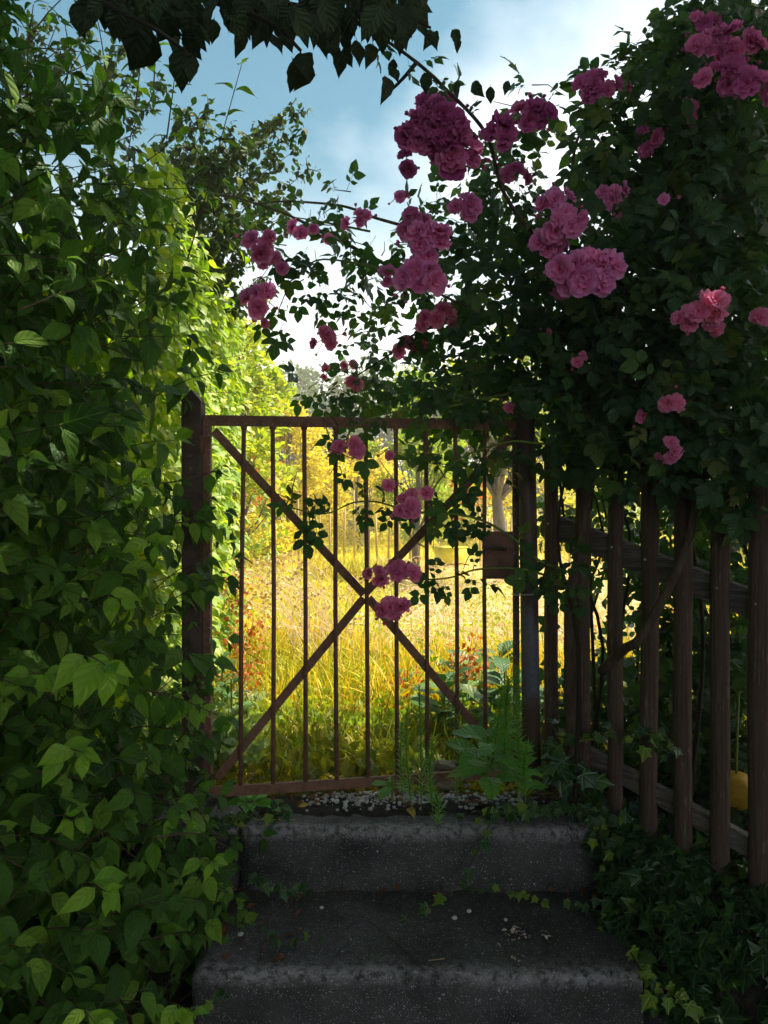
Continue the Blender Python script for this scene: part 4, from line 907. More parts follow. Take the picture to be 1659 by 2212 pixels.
clusters = [ # px,py,rx,ry,d,n,size
 (563, 535, 40, 26, 2.75, 5, .033), (585, 570, 26, 20, 2.75, 3, .030), (560, 650, 26, 30, 2.8, 4, .032), (562, 690, 18, 12, 2.8, 2, .028), (657, 500, 26, 14, 2.9, 3, .030), (772, 478, 24, 16, 2.9, 3, .030), (712, 520, 8, 8, 2.9, 1, .022),
 (700, 738, 32, 16, 3.0, 4, .028), (708, 806, 12, 10, 3.1, 2, .022), (768, 824, 14, 10, 3.1, 2, .028), (752, 790, 12, 8, 3.1, 2, .02), (862, 425, 16, 10, 2.8, 2, .024), (890, 480, 30, 22, 2.75, 4, .030), (1000, 452, 34, 18, 2.7, 4, .032),
 (922, 530, 46, 36, 2.45, 8, .036), (905, 605, 50, 38, 2.45, 8, .036), (845, 612, 22, 20, 2.6, 3, .030), (950, 690, 55, 26, 3.1, 7, .034), (880, 748, 40, 20, 3.3, 5, .034), (995, 668, 25, 16, 3.2, 3, .03), (930, 785, 12, 10, 3.3, 1, .03),
 (1205, 440, 34, 24, 2.6, 5, .033), (1215, 485, 42, 30, 2.55, 6, .034), (1180, 530, 26, 26, 2.6, 4, .033), (1258, 590, 66, 40, 2.4, 14, .037), (1215, 610, 22, 20, 2.4, 3, .034), (1530, 665, 34, 26, 2.3, 5, .032), (1500, 690, 34, 20, 2.32, 4, .030), (1540, 705, 16, 14, 2.3, 2, .028),
 (1445, 868, 18, 16, 2.25, 2, .032), (1382, 902, 10, 10, 2.3, 1, .024), (1452, 972, 20, 18, 2.25, 3, .026), (1418, 990, 8, 6, 2.25, 1, .018),
 (950, 280, 62, 52, 2.3, 12, .036), (900, 290, 28, 44, 2.3, 5, .034), (985, 345, 48, 34, 2.3, 7, .036), (945, 225, 30, 20, 2.25, 3, .032), (1155, 250, 46, 22, 2.6, 7, .030), (1075, 300, 34, 30, 2.5, 5, .034), (1110, 380, 26, 20, 2.7, 3, .03), (880, 345, 14, 20, 2.3, 2, .03),
 (1290, 195, 50, 30, 2.6, 8, .032), (1530, 105, 44, 24, 2.5, 6, .034), (1600, 100, 40, 34, 2.5, 6, .036), (1560, 170, 55, 30, 2.5, 6, .036), (1630, 190, 40, 30, 2.45, 5, .036), (1325, 425, 26, 24, 2.7, 4, .028), (1435, 432, 10, 12, 2.4, 1, .028), (1520, 50, 24, 20, 2.6, 3, .03), (1480, 250, 20, 14, 2.5, 2, .03), (1400, 300, 26, 20, 2.6, 3, .03),
 (756, 966, 26, 13, 2.5, 3, .034), (842, 983, 9, 6, 2.6, 1, .022), (838, 1045, 12, 9, 2.52, 1, .028), (873, 1072, 14, 14, 2.46, 2, .027), (880, 1100, 24, 10, 2.46, 4, .023), (923, 1065, 10, 9, 2.5, 1, .024), (812, 1240, 18, 16, 2.52, 3, .030), (870, 1236, 24, 16, 2.44, 4, .025), (846, 1315, 24, 16, 2.42, 4, .027),
 (1103, 880, 8, 12, 2.6, 2, .02), (1245, 775, 14, 10, 2.5, 2, .022), (1340, 470, 12, 8, 2.6, 1, .022), (1640, 690, 14, 12, 2.3, 1, .03), (1020, 830, 10, 10, 3.0, 1, .022), (1015, 690, 8, 12, 3.1, 1, .024), (1186, 720, 6, 6, 2.6, 1, .016), (790, 470, 10, 8, 2.9, 1, .022)]
def bloom_mesh(key, k, mt='petal'):
    me = tpl_mesh(key, k, MT[mt])
    return me
for ci, (px, py, rx, ry, d, n_, s) in enumerate(clusters):
    if n_ > 3 and d > 2.25: rx, ry, s = rx * .98, ry * .98, s * (d - .28) / d * 1.22; d -= .28
    elif px > 1180 and n_ > 1: d -= .16
    elif px > 1180: d -= .1
    cpt = P(px, py, d); k0 = d / FPX; ped = MB(); blooms = []
    R0 = Vector((0, .06, .03)) + cpt
    for j in range(n_ if n_ < 5 else n_ - 1 - n_ // 8):
        if n_ == 1: u, v = 0, 0
        else:
            rr = math.sqrt((j + .5) / n_); an = j * 2.4 + ci; u, v = rr * math.cos(an), rr * math.sin(an)
        w = math.sqrt(max(0, 1 - u * u - v * v))
        p = cpt + Vector((u * rx * k0 * 1.02, -w * min(rx, ry) * k0 * .6, v * ry * k0 * 1.02)) + V3(.004)
        ax = (Vector((u * .9, -.8 - .3 * w, v * .9 + .15)) + V3(.22)).normalized()
        tube(ped, [R0, R0.lerp(p, .6) + Vector((0, .01, 0)), p - ax * s * .1], .0016, 4, caps=False)
        blooms.append((p, ax, s * rgr.uniform(.68, 1.12)))
    for j in range(1 + n_ // 3 if d < 3.0 else 0):
        an = rgr.uniform(0, 6.28); p = cpt + Vector((math.cos(an) * (rx + 14) * k0, -.01, math.sin(an) * (ry + 14) * k0 )); ax = (p - R0 + Vector((0, 0, .03))).normalized()
        tube(ped, [R0, R0.lerp(p, .6), p], .0014, 4, caps=False); blooms.append((p, ax, rgr.uniform(.012, .017) * -1))
    cl_ = ped.build('flower_cluster', MT['green_stem'], rose, smooth=True)
    for p, ax, sz in blooms:
        key = 'bud' if sz < 0 else 'openbloom' if (n_ <= 2 and rgr.random() < .6) or rgr.random() < .45 else 'bloom'
        sz = abs(sz); me = bloom_mesh(key, int(rgr.integers(0, len(TPL[key]))), 'hot_petal' if py > 660 else 'shaded_petal' if py < 400 else 'petal')
        o = bpy.data.objects.new('flower', me); q = ax.to_track_quat('Z', 'Y') @ Matrix.Rotation(rgr.uniform(0, 6.28), 3, 'Z').to_quaternion()
        o.matrix_basis = Matrix.LocRotScale(p, q, Vector((sz, sz, sz * rgr.uniform(.8, 1.05)))); link(o, cl_, p)

# ------------------------------------------------------------------ overhanging tree (branch in view, crown above the lane)
ot = thing('overhanging_tree', (-2.6, -1.2, 0), 'dark leafy branch of a tree hanging into the top of the view', 'tree')
rgt = np.random.default_rng(55)
m_ = MB(); tube(m_, spline([(-2.6, -1.2, 0), (-2.5, -1.1, 2), (-2.2, -.8, 3.6), (-1.4, -.2, 5), (-.3, .6, 6.2)], 5), [.2 - .006 * i for i in range(21)], 10); m_.build('trunk', MT['dark_twig'], ot, smooth=True)
br = [[(-200, -150, 1.5), (150, -40, 1.55), (420, -30, 1.6), (640, 10, 1.65), (780, 40, 1.7)], [(420, -30, 1.6), (520, 20, 1.5), (600, 60, 1.45), (650, 110, 1.45)], [(640, 10, 1.65), (720, 90, 1.7), (740, 130, 1.7)], [(150, -40, 1.55), (250, 20, 1.4), (330, 60, 1.35), (400, 110, 1.35)], [(780, 40, 1.7), (860, 30, 1.75), (930, 60, 1.8)], [(900, 135, 2.05), (870, 170, 2.0), (840, 200, 2.0)], [(780, -40, 1.7), (850, -10, 1.75), (890, 20, 1.8)]]
Ps, Ts, Ns, Ss = [], [], [], []; st = []
st = [spline([P(*q) for q in b], 5) for b in br]
m2 = MB()
for l in st: tube(m2, l, [.006 - .003 * i / len(l) for i in range(len(l))], 6)
m2.build('branch', MT['dark_twig'], ot, smooth=True)
def hang(px, py, d, s, tilt=0):
    Ps.append(tuple(P(px, py, d))); Ts.append((tilt + rgt.normal(0, .25), rgt.normal(0, .25), -1)); Ns.append((rgt.normal(0, .5), -1, rgt.normal(.2, .3))); Ss.append(s)
for px, py, s in [(650, 120, .095), (670, 130, .085), (630, 130, .08), (735, 110, .07), (742, 105, .055), (600, 30, .09), (575, 40, .095), (560, 20, .09), (505, 20, .08), (520, 60, .075), (830, 170, .07), (845, 150, .06), (860, 60, .075), (880, 20, .06), (930, 70, .06), (940, 75, .055), (975, 70, .05), (985, 85, .045), (915, 160, .06), (990, 180, .05), (1020, 185, .055), (1060, 190, .05), (1100, 180, .045), (400, 100, .1), (330, 60, .12), (300, 40, .11), (250, 10, .1), (200, 0, .1), (170, 5, .08), (420, 120, .07), (770, 90, .07), (800, 100, .06), (700, 40, .09), (720, 70, .08), (690, 60, .09), (850, 130, .05)]:
    hang(px, py - 8, 1.55 if px < 500 else (1.7 if px < 840 else 1.95), s * (.85))
for k in range(44): hang(rgt.uniform(250, 900), rgt.uniform(5, 70), rgt.uniform(1.5, 1.9), rgt.uniform(.04, .065), rgt.normal(0, .4))
for _ in range(230):
    px = 200 + 700 * rgt.random(); hang(px, rgt.uniform(-90, 12) + (18 if 280 < px < 430 else 0), rgt.uniform(1.4, 1.85), rgt.uniform(.045, .075), rgt.normal(0, .6))
Ps = np.array(Ps); Rm = frames(Ts, Ns)
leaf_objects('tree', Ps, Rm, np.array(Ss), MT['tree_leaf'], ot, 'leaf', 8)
# the crown over the lane and the steps (it is what shades them)
nc = 38000; C = []
for _ in range(60): C.append((rgt.uniform(-5, -.4), rgt.uniform(-6, -3.5), rgt.uniform(.8, 5.5)))  # unseen low clumps behind the camera, added to cut light from there
for _ in range(400):
    y = rgt.uniform(-3.6, 4.6); x = rgt.uniform(-5, 5.4); z = max(5.0, 1.51 + .72 * y + .9) + rgt.random() * 2.2; C.append((x, y, z))
C = np.array(C); ci = rgt.integers(0, len(C), nc); off = norm(rgt.normal(0, 1, (nc, 3))) * (rgt.random(nc) ** .5)[:, None] * np.array([.9, .9, .4])
Pc = C[ci] + off
Pc = Pc[(Pc[:, 2] > 1.51 + .74 * np.maximum(Pc[:, 1], 0) + .3)]
m = len(Pc)
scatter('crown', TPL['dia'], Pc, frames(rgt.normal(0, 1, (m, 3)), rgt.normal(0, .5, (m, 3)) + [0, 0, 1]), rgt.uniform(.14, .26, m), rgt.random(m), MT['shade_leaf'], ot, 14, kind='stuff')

# ------------------------------------------------------------------ meadow
def gh(x, y): return np.array([hgt(a, b) for a, b in zip(x, y)])
def patch(name, key, n, ylo, yhi, xfn, size, mat, seed, up=1.0, lean=.35, label=None, power=1.0, rlo=0, rhi=.99, z=0.0, flat=False):
    rg_ = np.random.default_rng(seed); y = ylo * (yhi / ylo) ** (rg_.random(n) ** power); lo, hi = xfn(y); x = lo + (hi - lo) * rg_.random(n)
    zz = gh(x, y) + z * (rg_.random(n) if flat else 1)
    T = rg_.normal(0, lean, (n, 3)) + [0, 0, up]; Nn = rg_.normal(0, 1, (n, 3)); Nn[:, 2] *= .2
    if flat: T[:, 2] = rg_.normal(0, .06, n); Nn = rg_.normal(0, .3, (n, 3)) + [0, 0, 1]
    if name == 'meadow_grass':
        ux = x / y; hayz = (ux > -.02 + .05 * np.sin(y * 1.7)) & (ux < .36) & (y > 5.2) & (y < 13) & (rg_.random(n) > .10); size = (size[0], size[1]); zz = np.where(hayz, zz - 9, zz)
    cl = rg_.random(n) * .5 + .5 * (.5 + .5 * np.sin(x * 2.1 + 3 * np.sin(y * 1.1)))
    o = scatter(name, TPL[key], np.c_[x, y, zz], frames(T, Nn), rg_.uniform(size[0], size[1], n), np.clip(rlo + (rhi - rlo) * cl, 0, .999), mat, None, seed, kind='stuff')
    setp(o, label=label, cat='grass' if 'grass' in name else None); return o
wd = lambda y: (-.52 * y - .2, .55 * y + .3)
patch('meadow_grass', 'blade', 46000, 3.7, 30, wd, (.16, .36), MT['grass'], 1, label='tall golden grass filling the meadow beyond the gate')
patch('short_grass', 'wide', 2600, 2.86, 6.5, lambda y: (-.40 * y + .1, .42 * y), (.05, .14), MT['near_grass'], 2, label='short green grass tufts just behind the gate')
patch('verge_grass', 'blade', 4200, 3.0, 6.5, lambda y: (-.42 * y + .1, .42 * y), (.10, .26), MT['near_grass'], 12, label='thin green and yellow grass stems near the gate', rlo=.2)
# arching pale seed grass
rgm = np.random.default_rng(3); st = []; sp1 = []
for cx, cy_, n_, w_ in ((690, 1390, 60, 1), (780, 1330, 30, .7), (960, 1300, 16, .6), (620, 1380, 24, .8)):
    for k in range(n_):
        d = rgm.uniform(4.4, 5.6); b = P(cx + rgm.uniform(-60, 60), cy_, d); b.z = hgt(b.x, b.y); a = rgm.uniform(-1.3, 1.0); h = rgm.uniform(.35, .75)
        tip = b + Vector((-abs(math.cos(a)) * rgm.uniform(.1, .65) * w_, rgm.uniform(-.3, .3), h)); mid = b.lerp(tip, .5) + Vector((.05, 0, h * .22)); c = spline([b, mid, tip, tip + Vector((-.09, 0, -.05))], 3); st.append(c)
        for q in c[-4:]:
            for _ in range(3): sp1.append(tuple(q))
o = stems_mesh('seed_grass', st, .0022, MT['straw'], None, 3, kind='stuff'); setp(o, 'pale arching seed grass leaning left in the meadow', 'grass')
m = len(sp1); scatter('seed_head', TPL['dia'], np.array(sp1), frames(rgm.normal(0, .5, (m, 3)) + [-1, 0, -.1], rgm.normal(0, 1, (m, 3))), rgm.uniform(.015, .03, m), rgm.random(m), MT['straw'], o, 3, kind='stuff')
# hay
o = patch('cut_hay', 'straw', 15000, 5.2, 15, lambda y: (-.02 * y + .15, .40 * y), (.3, .7), MT['straw'], 5, z=.10, flat=True, label='dry cut hay spread across the right of the meadow'); o['category'] = 'hay'
o = patch('moss', 'dia', 16000, 2.84, 4.6, lambda y: (-.30 * y, .25 * y), (.015, .03), MT['yellow_leaf'], 6, lean=.9, label='low yellow moss and clover behind the bottom rail'); o['category'] = 'moss'
o = patch('ground_weeds', 'doglow', 4200, 2.84, 5.2, lambda y: (-.40 * y + .05, .42 * y), (.035, .08), MT['olive'], 7, lean=1.0, z=.04, label='small leafy weeds covering the ground behind the gate'); o['category'] = 'weeds'
o = patch('pale_weeds', 'doglow', 900, 2.85, 4.5, lambda y: (-.31 * y, -.17 * y), (.05, .09), MT['pale_leaf'], 8, lean=1.0, z=.10, label='pale broad weeds low beside the hinge side of the gate'); o['category'] = 'weeds'
o = patch('yellow_weeds', 'dia', 7000, 3.3, 9, lambda y: (-.34 * y, .2 * y), (.02, .045), MT['lime_leaf'], 9, lean=.8, z=.12, label='yellow weeds mixed in the grass left of centre'); o['category'] = 'weeds'

# garden plants as things
def rosette(name, px, py, d, n_, size, mat, label, cat='plant', key='broad', up=.6, seed=0, stem=.0, z=None, obj=True, group=None):
    rg_ = np.random.default_rng(seed); b = P(px, py, d)
    if z is None: b.z = max(b.z, hgt(b.x, b.y) + .005)
    t = thing(name, b, label, cat, group); PP, TT, NN, SS = [], [], [], []
    for k in range(n_):
        a = k * 2.4 + rg_.normal(0, .3); lv = k / n_; e = up * (.4 + lv) + rg_.normal(0, .12)
        h = Vector((math.cos(a), math.sin(a), 0)); PP.append(tuple(b + h * .008 + Vector((0, 0, stem * lv)))); tt = h + Vector((0, 0, e)); TT.append(tuple(tt)); NN.append(tuple(Vector((0, 0, 1)) - h * e + Vector((0, -.25, 0)))); SS.append(size * rg_.uniform(.75, 1.1) * (1 - .3 * lv))
    if obj: leaf_objects(key, np.array(PP), frames(TT, NN), np.array(SS), mat, t, 'leaf', seed)
    else: scatter('foliage', TPL[key], np.array(PP), frames(TT, NN), SS, rg_.random(n_), mat, t, seed, kind='stuff')
    m_ = MB(); tube(m_, [b - Vector((0, 0, .04)), b + Vector((0, 0, stem + .01))], .004, 5); m_.build('stem', MT['green_stem'], t)
    return t
rosette('broadleaf_plant', 1055, 1690, 2.40, 18, .155, MT['broad'], 'bright green broad-leaved plant on the top step right of the gate', stem=.14, up=.45, seed=1)
rosette('broadleaf_plant', 1120, 1700, 2.48, 9, .09, MT['broad'], 'smaller broad-leaved plant between the round post and the ivy', stem=.08, up=.4, seed=2)
rosette('broadleaf_plant', 848, 1705, 2.50, 7, .075, MT['broad'], 'little five-leaved seedling under the bottom rail of the gate', stem=.03, up=.25, seed=3)
rosette('primrose', 540, 1738, 2.60, 12, .085, MT['broad'], 'crinkled green rosette at the left end of the top step', key='dog', up=.5, seed=4)
rosette('primrose', 600, 1742, 2.66, 7, .06, MT['dark_broad'], 'small dull rosette right of the crinkled one', key='dog', up=.3, seed=5)
gp = [(960, 1490, 3.5, 14, .2), (1020, 1450, 3.9, 16, .22), (1080, 1420, 4.2, 14, .22), (1060, 1530, 3.3, 14, .2), (1000, 1530, 3.4, 10, .15), (930, 1430, 4.3, 12, .16), (1090, 1480, 3.4, 12, .2), (880, 1480, 4.0, 10, .12), (1180, 1500, 3.4, 12, .2), (1280, 1500, 3.2, 12, .2), (1380, 1560, 3.0, 10, .18), (480, 1440, 3.6, 12, .1), (500, 1500, 3.4, 12, .1), (490, 1620, 3.0, 10, .1)]
gl = ['bushy green plant against the right bars of the gate', 'tall leafy garden plant behind the lower brace', 'leafy green plant in light near the lock box', 'dark green plant low behind the right bars', 'small green plant left of the lower brace', 'pale green clump at the meadow edge behind the centre bars', 'broad-leaved plant just behind the lock stile', 'low green clump behind the middle bars', 'dark plant behind the first picket', 'dark plant behind the second and third pickets', 'dark leafy plant low behind the fourth picket', 'small plant close behind the hinge stile', 'green plant low behind the hinge stile', 'ground-hugging plant at the lower left corner of the gate']
for k, ((px, py, d, n_, s), lab) in enumerate(zip(gp, gl)):
    rosette('garden_plant', px, py + 60, d, n_, s, MT['dark_broad'], lab, seed=30 + k, stem=.18, up=.7, group='leafy plants behind the gate and fence')
# feathery stems
def feather(px0, py0, px1, py1, d, label, n_=70, ln=.035, w=.9, seed=0):
    rg_ = np.random.default_rng(seed); b = P(px0, py0, d); e = P(px1, py1, d - .03); t = thing('feathery_plant', b, label, 'plant', 'feathery green stems by the gate')
    mid = b.lerp(e, .5) + Vector((rg_.normal(0, .01), -.01, 0)); c = spline([b - Vector((0, 0, .05)), mid, e], 8); m_ = MB(); tube(m_, c, .002, 5); m_.build('stem', MT['green_stem'], t, smooth=True)
    PP, TT, NN, SS = [], [], [], []
    for k in range(n_):
        f = (.1 + .9 * k / n_) * (len(c) - 1); i = min(int(f), len(c) - 2); p = c[i].lerp(c[i + 1], f - i); a = k * 2.4; h = Vector((math.cos(a), math.sin(a), 0))
        PP.append(tuple(p)); TT.append(tuple(h * w + Vector((0, 0, .55 + .3 * k / n_)))); NN.append((0, -.3, 1)); SS.append(ln * (1.1 - .45 * k / n_) * rg_.uniform(.8, 1.15))
    scatter('needles', TPL['needle'], np.array(PP), frames(TT, NN), SS, rg_.random(n_), MT['needle'], t, seed, kind='stuff')
fl_ = [(1085, 1660, 1098, 1470, 'tall feathery stem in front of the round post, right of the broad leaves', 130, .042), (1060, 1640, 1085, 1500, 'shorter feathery stem left of the tall one', 80, .034), (1135, 1700, 1140, 1610, 'stubby feathery tuft at the foot of the round post', 60, .040), (890, 1720, 880, 1530, 'feathery stem at the sixth gate bar', 80, .026), (910, 1720, 905, 1480, 'tallest feathery stem behind the middle of the gate', 90, .026), (935, 1725, 935, 1600, 'small feathery stem between the sixth and seventh bars', 70, .03), (870, 1700, 868, 1560, 'thin feathery stem left of the group at the sixth bar', 60, .024), (985, 1700, 990, 1540, 'feathery stem at the eighth gate bar', 70, .024), (1122, 1640, 1118, 1440, 'feathery stem rising beside the lock stile', 100, .03), (945, 1760, 940, 1715, 'tiny feathery sprig at the edge of the top step', 40, .03)]
for k, q in enumerate(fl_): feather(q[0], q[1], q[2], q[3], 2.56 if k not in (0, 1, 2, 8) else 2.36, q[4], int(q[5] * 1.7), q[6] * 1.25, seed=70 + k)

# red/orange weeds
for k, (px, py, d, lab) in enumerate([(515, 1290, 4.6, 'orange-red weed at the left edge of the meadow, uppermost'), (530, 1390, 4.0, 'orange-red weed behind the first gate bar'), (520, 1470, 3.7, 'rusty red weed low behind the first bar'), (880, 1500, 3.9, 'orange flowering weed behind the sixth bar'), (1010, 1440, 3.6, 'dry orange leaves below the lower brace'), (565, 1070, 9, 'red-orange flower clump far left in the meadow'), (1020, 1080, 12, 'reddish bush by the far stakes')]):
    rg_ = np.random.default_rng(200 + k); b = P(px, py, d); b.z = max(hgt(b.x, b.y), b.z - .05); t = thing('red_weed', b, lab, 'plant', 'red and orange weeds'); h = .10 * d / 4; m = 160
    pos = np.array(b) + rg_.normal(0, 1, (m, 3)) * [h * .6, h * .6, h * .6] + [0, 0, h * .8]
    stl = [[b, Vector(tuple(q))] for q in pos[:14]]; stems_mesh('stems', stl, .002, MT['twig'], t, kind='stuff')
    scatter('foliage', TPL['dia'], pos, frames(rg_.normal(0, 1, (m, 3)), rg_.normal(0, 1, (m, 3)) + [0, 0, .7]), rg_.uniform(.02, .04, m) * d / 4, rg_.random(m), MT['red_leaf'], t, k, kind='stuff')

# trees and bushes in the distance
def gz(x, y): return (x, y, hgt(x, y) - .05)
def TX(px, d): return (px - 829.5) / FPX * d
tree('yellow_tree', gz(TX(622, 15), 15), 3.0, 1.0, 'round golden-yellow tree in the middle of the far meadow', 'tree', MT['yellow_leaf'], 9000, .10, MT['far_bark'], 1, .12, 50, flat=.35)
tree('yellow_bush', gz(TX(530, 12), 12), 1.9, .7, 'golden bush left of the round yellow tree', 'bush', MT['yellow_leaf'], 5000, .09, MT['far_bark'], 2, .08, 30, flat=.35)
tree('yellow_bush', gz(TX(775, 18), 18), 2.5, 1.2, 'yellow bush to the right of the round yellow tree', 'bush', MT['yellow_leaf'], 5000, .12, MT['far_bark'], 3, .08, 30, flat=.35)
tree('lime_tree', gz(TX(505, 10), 10), 3.5, .75, 'light yellow-green tree rising above the hedge behind the gate', 'tree', MT['lime_leaf'], 9000, .09, MT['far_bark'], 4, .15, 50, flat=.32)
tree('lime_tree', gz(TX(420, 8), 8), 3.7, .9, 'tall pale green tree behind the sunlit hedge', 'tree', MT['lime_leaf'], 8000, .09, MT['far_bark'], 5, .15, 50, flat=.32)
tree('lime_tree', gz(TX(900, 12), 12), 3.2, .8, 'light green tree seen through the rose arch', 'tree', MT['lime_leaf'], 5000, .09, MT['far_bark'], 6, .15, 40, flat=.3)
for k, (px, d, h, sp, lab) in enumerate([(650, 42, 8.6, 3.2, 'rounded dark green tree on the skyline above the gate'), (590, 48, 7.6, 3.0, 'far green tree left of the rounded skyline tree'), (720, 40, 8.0, 2.8, 'dark far tree right of the rounded skyline tree'), (800, 38, 7.6, 3.0, 'far tree behind the left end of the rose foliage'), (470, 45, 8.5, 3.5, 'far tree hidden behind the lime tree'), (900, 36, 7, 3, 'far tree behind the middle of the gate'), (1000, 34, 6.5, 3, 'far tree behind the right bars of the gate'), (1110, 34, 6.5, 3, 'far tree behind the round gate post'), (1230, 32, 6, 3, 'far tree behind the first pickets'), (1350, 32, 6, 3, 'far tree behind the middle pickets'), (1480, 32, 6, 3, 'far tree behind the right pickets'), (350, 40, 7.5, 3, 'far tree behind the hedge')]):
    tree('far_tree', gz(TX(px, d), d), h, sp, lab, 'tree', MT['forest_leaf'], 4200, .30, MT['far_bark'], 40 + k, .12, 36, group='trees on the skyline', flat=.4)
for k, (px, d, h, sp, lab) in enumerate([(560, 22, 1.9, 1.4, 'low golden shrub far left in the meadow'), (700, 24, 1.8, 1.6, 'low golden shrub behind the stakes'), (820, 22, 2.0, 1.5, 'low golden shrub right of the grey shed'), (930, 20, 2.0, 1.3, 'low golden shrub behind the seventh bar'), (1040, 20, 1.9, 1.3, 'golden shrub behind the ninth gate bar'), (1180, 18, 1.9, 1.4, 'golden shrub behind the first picket'), (1330, 18, 1.8, 1.4, 'golden shrub behind the third picket'), (1500, 17, 1.8, 1.4, 'golden shrub behind the fifth picket'), (1620, 16, 1.8, 1.3, 'golden shrub behind the last picket in view')]):
    tree('golden_shrub', gz(TX(px, d), d), h, sp, lab, 'shrub', MT['yellow_leaf'] if k % 3 else MT['lime_leaf'], 2600, .12, MT['far_bark'], 80 + k, .05, 24, group='golden shrubs across the far meadow', flat=.4)
rgs = random.Random(6); k = 0
for px in [600, 612, 645, 668, 690, 712, 742, 766, 795, 815, 838, 860, 885, 905, 1030, 1038, 1046, 1054, 1062, 1070, 1092, 1100, 1108, 1180, 1230, 1300]:
    d = rgs.uniform(12, 15); b = Vector(gz(TX(px, d), d)); h = rgs.uniform(.9, 1.5) if px < 1000 else rgs.uniform(.85, 1.15)
    m_ = MB(); tube(m_, [b, b + Vector((rgs.uniform(-.05, .05), 0, h))], [.022, .018], 6)
    setp(m_.build('garden_stake', MT['stake'], loc=b, smooth=True), 'thin upright wooden stake standing in the far garden', 'stake', 'wooden stakes in the far garden')
sh = thing('garden_shed', gz(TX(772, 20), 20), 'small grey garden shed half hidden beyond the yellow plants', 'shed')
x, y, z = gz(TX(772, 20), 20)
beam('wall', (x, y, z), (x, y, z + 1.1), .55, .6, MT['shed'], sh, up=(0, 1, 0)); beam('roof', (x - .38, y, z + 1.14), (x + .38, y, z + 1.2), .8, .05, MT['shed_roof'], sh)
tree('garden_tree', gz(TX(1083, 10.5), 10.5), 3.4, .8, 'garden tree with a pale grey trunk seen beside the lock box', 'tree', MT['lime_leaf'], 3500, .09, MT['far_bark'], 99, .5, 26, flat=.3, r0=.115)
x, y, z = gz(TX(973, 13), 13); m_ = MB(); tube(m_, [(x, y, z), (x, y, z + .36), (x, y, z + .38), (x, y, z + .34), (x, y, z + .1)], [.22, .30, .31, .27, .2], 20); setp(m_.build('plastic_tub', MT['tub'], loc=(x, y, z), smooth=True), 'round yellow tub on the hay at the far meadow', 'tub')
# yellow fruit behind the fence
b = P(1590, 1706, 2.42); m_ = MB(); V = []; F = []
for i in range(13):
    th = math.pi * i / 12
    for j in range(24):
        a = 2 * math.pi * j / 24; r = .058 * (1 + .05 * abs(math.cos(a * 4))) ; V.append((b.x + math.sin(th) * math.cos(a) * r, b.y + math.sin(th) * math.sin(a) * r, b.z + math.cos(th) * .062 - .01 * math.exp(-(th / .4) ** 2)))
for i in range(12):
    for j in range(24): F.append((i * 24 + j, i * 24 + (j + 1) % 24, (i + 1) * 24 + (j + 1) % 24, (i + 1) * 24 + j))
m_.add(V, F); fr = m_.build('yellow_gourd', MT['melon'], loc=b, smooth=True); setp(fr, 'round yellow gourd hanging behind the right pickets', 'gourd')
m_ = MB(); tube(m_, [b + Vector((0, 0, .05)), b + Vector((.005, .01, .09)), b + Vector((.03, .05, .3))], .004, 6); m_.build('stalk', MT['green_stem'], fr, smooth=True)

# ------------------------------------------------------------------ haze
hm, hnt, ho = newmat('haze_air'); pv = hnt.nodes.new('ShaderNodeVolumePrincipled'); pv.inputs['Color'].default_value = (1.0, 0.93, 0.76, 1); pv.inputs['Density'].default_value = HAZE; pv.inputs['Anisotropy'].default_value = 0.3
hnt.links.new(pv.outputs[0], ho.inputs['Volume'])
hb_ = MB(); X0, X1, Y0, Y1, Z0, Z1 = -115, 115, -65, 123, -2.0, 11.5
hb_.add([(x, y, z) for z in (Z0, Z1) for y in (Y0, Y1) for x in (X0, X1)], [(0, 2, 3, 1), (4, 5, 7, 6), (0, 1, 5, 4), (2, 6, 7, 3), (0, 4, 6, 2), (1, 3, 7, 5)])
setp(hb_.build('haze', hm), kind='stuff', label='thin bright haze over the meadow', cat='haze')
# ------------------------------------------------------------------ ivy
def ivy(label, pts, mat=None, n_=20, size=.035, seed=0, face=(0, -.6, .8), jitter=.03, young=0.0, lift=.008):
    rg_ = np.random.default_rng(seed); c = spline([P(*q) for q in pts], 6); t = thing('ivy', c[0], label, 'ivy', 'ivy strands around the steps and gate')
    c = [p + Vector((0, -.004, lift)) for p in c]
    m_ = MB(); tube(m_, c, [.0022 - .0012 * i / len(c) for i in range(len(c))], 5); m_.build('vine', MT['twig'], t, smooth=True)
    PP, TT, NN, SS = [], [], [], []
    for k in range(n_):
        f = (k + .5) / n_ * (len(c) - 1); i = min(int(f), len(c) - 2); p = c[i].lerp(c[i + 1], f - i) + Vector((rg_.normal(0, jitter), rg_.normal(0, jitter) * .4 - .006, abs(rg_.normal(0, jitter)) * .5))
        PP.append(tuple(p)); TT.append((rg_.normal(0, .8), rg_.normal(-.2, .3), rg_.normal(-.5, .4))); NN.append(tuple(np.array(face) + rg_.normal(0, .25, 3))); SS.append(size * rg_.uniform(.6, 1.2))
    PP = np.array(PP); Rm = frames(TT, NN); SS = np.array(SS); yn = rg_.random(n_) < young
    leaf_objects('ivy', PP[~yn], Rm[~yn], SS[~yn], MT['ivy'], t, 'leaf', seed)
    if yn.any(): leaf_objects('ivy', PP[yn], Rm[yn], SS[yn], MT['young_ivy'], t, 'young_leaf', seed)
ivy('ivy strand hanging diagonally down the upper riser and ending on the tread', [(1060, 1770, 2.52), (1045, 1815, 2.50), (1010, 1880, 2.47), (950, 1945, 2.42), (860, 2000, 2.30)], n_=9, size=.042, seed=1, jitter=.01, young=.25)
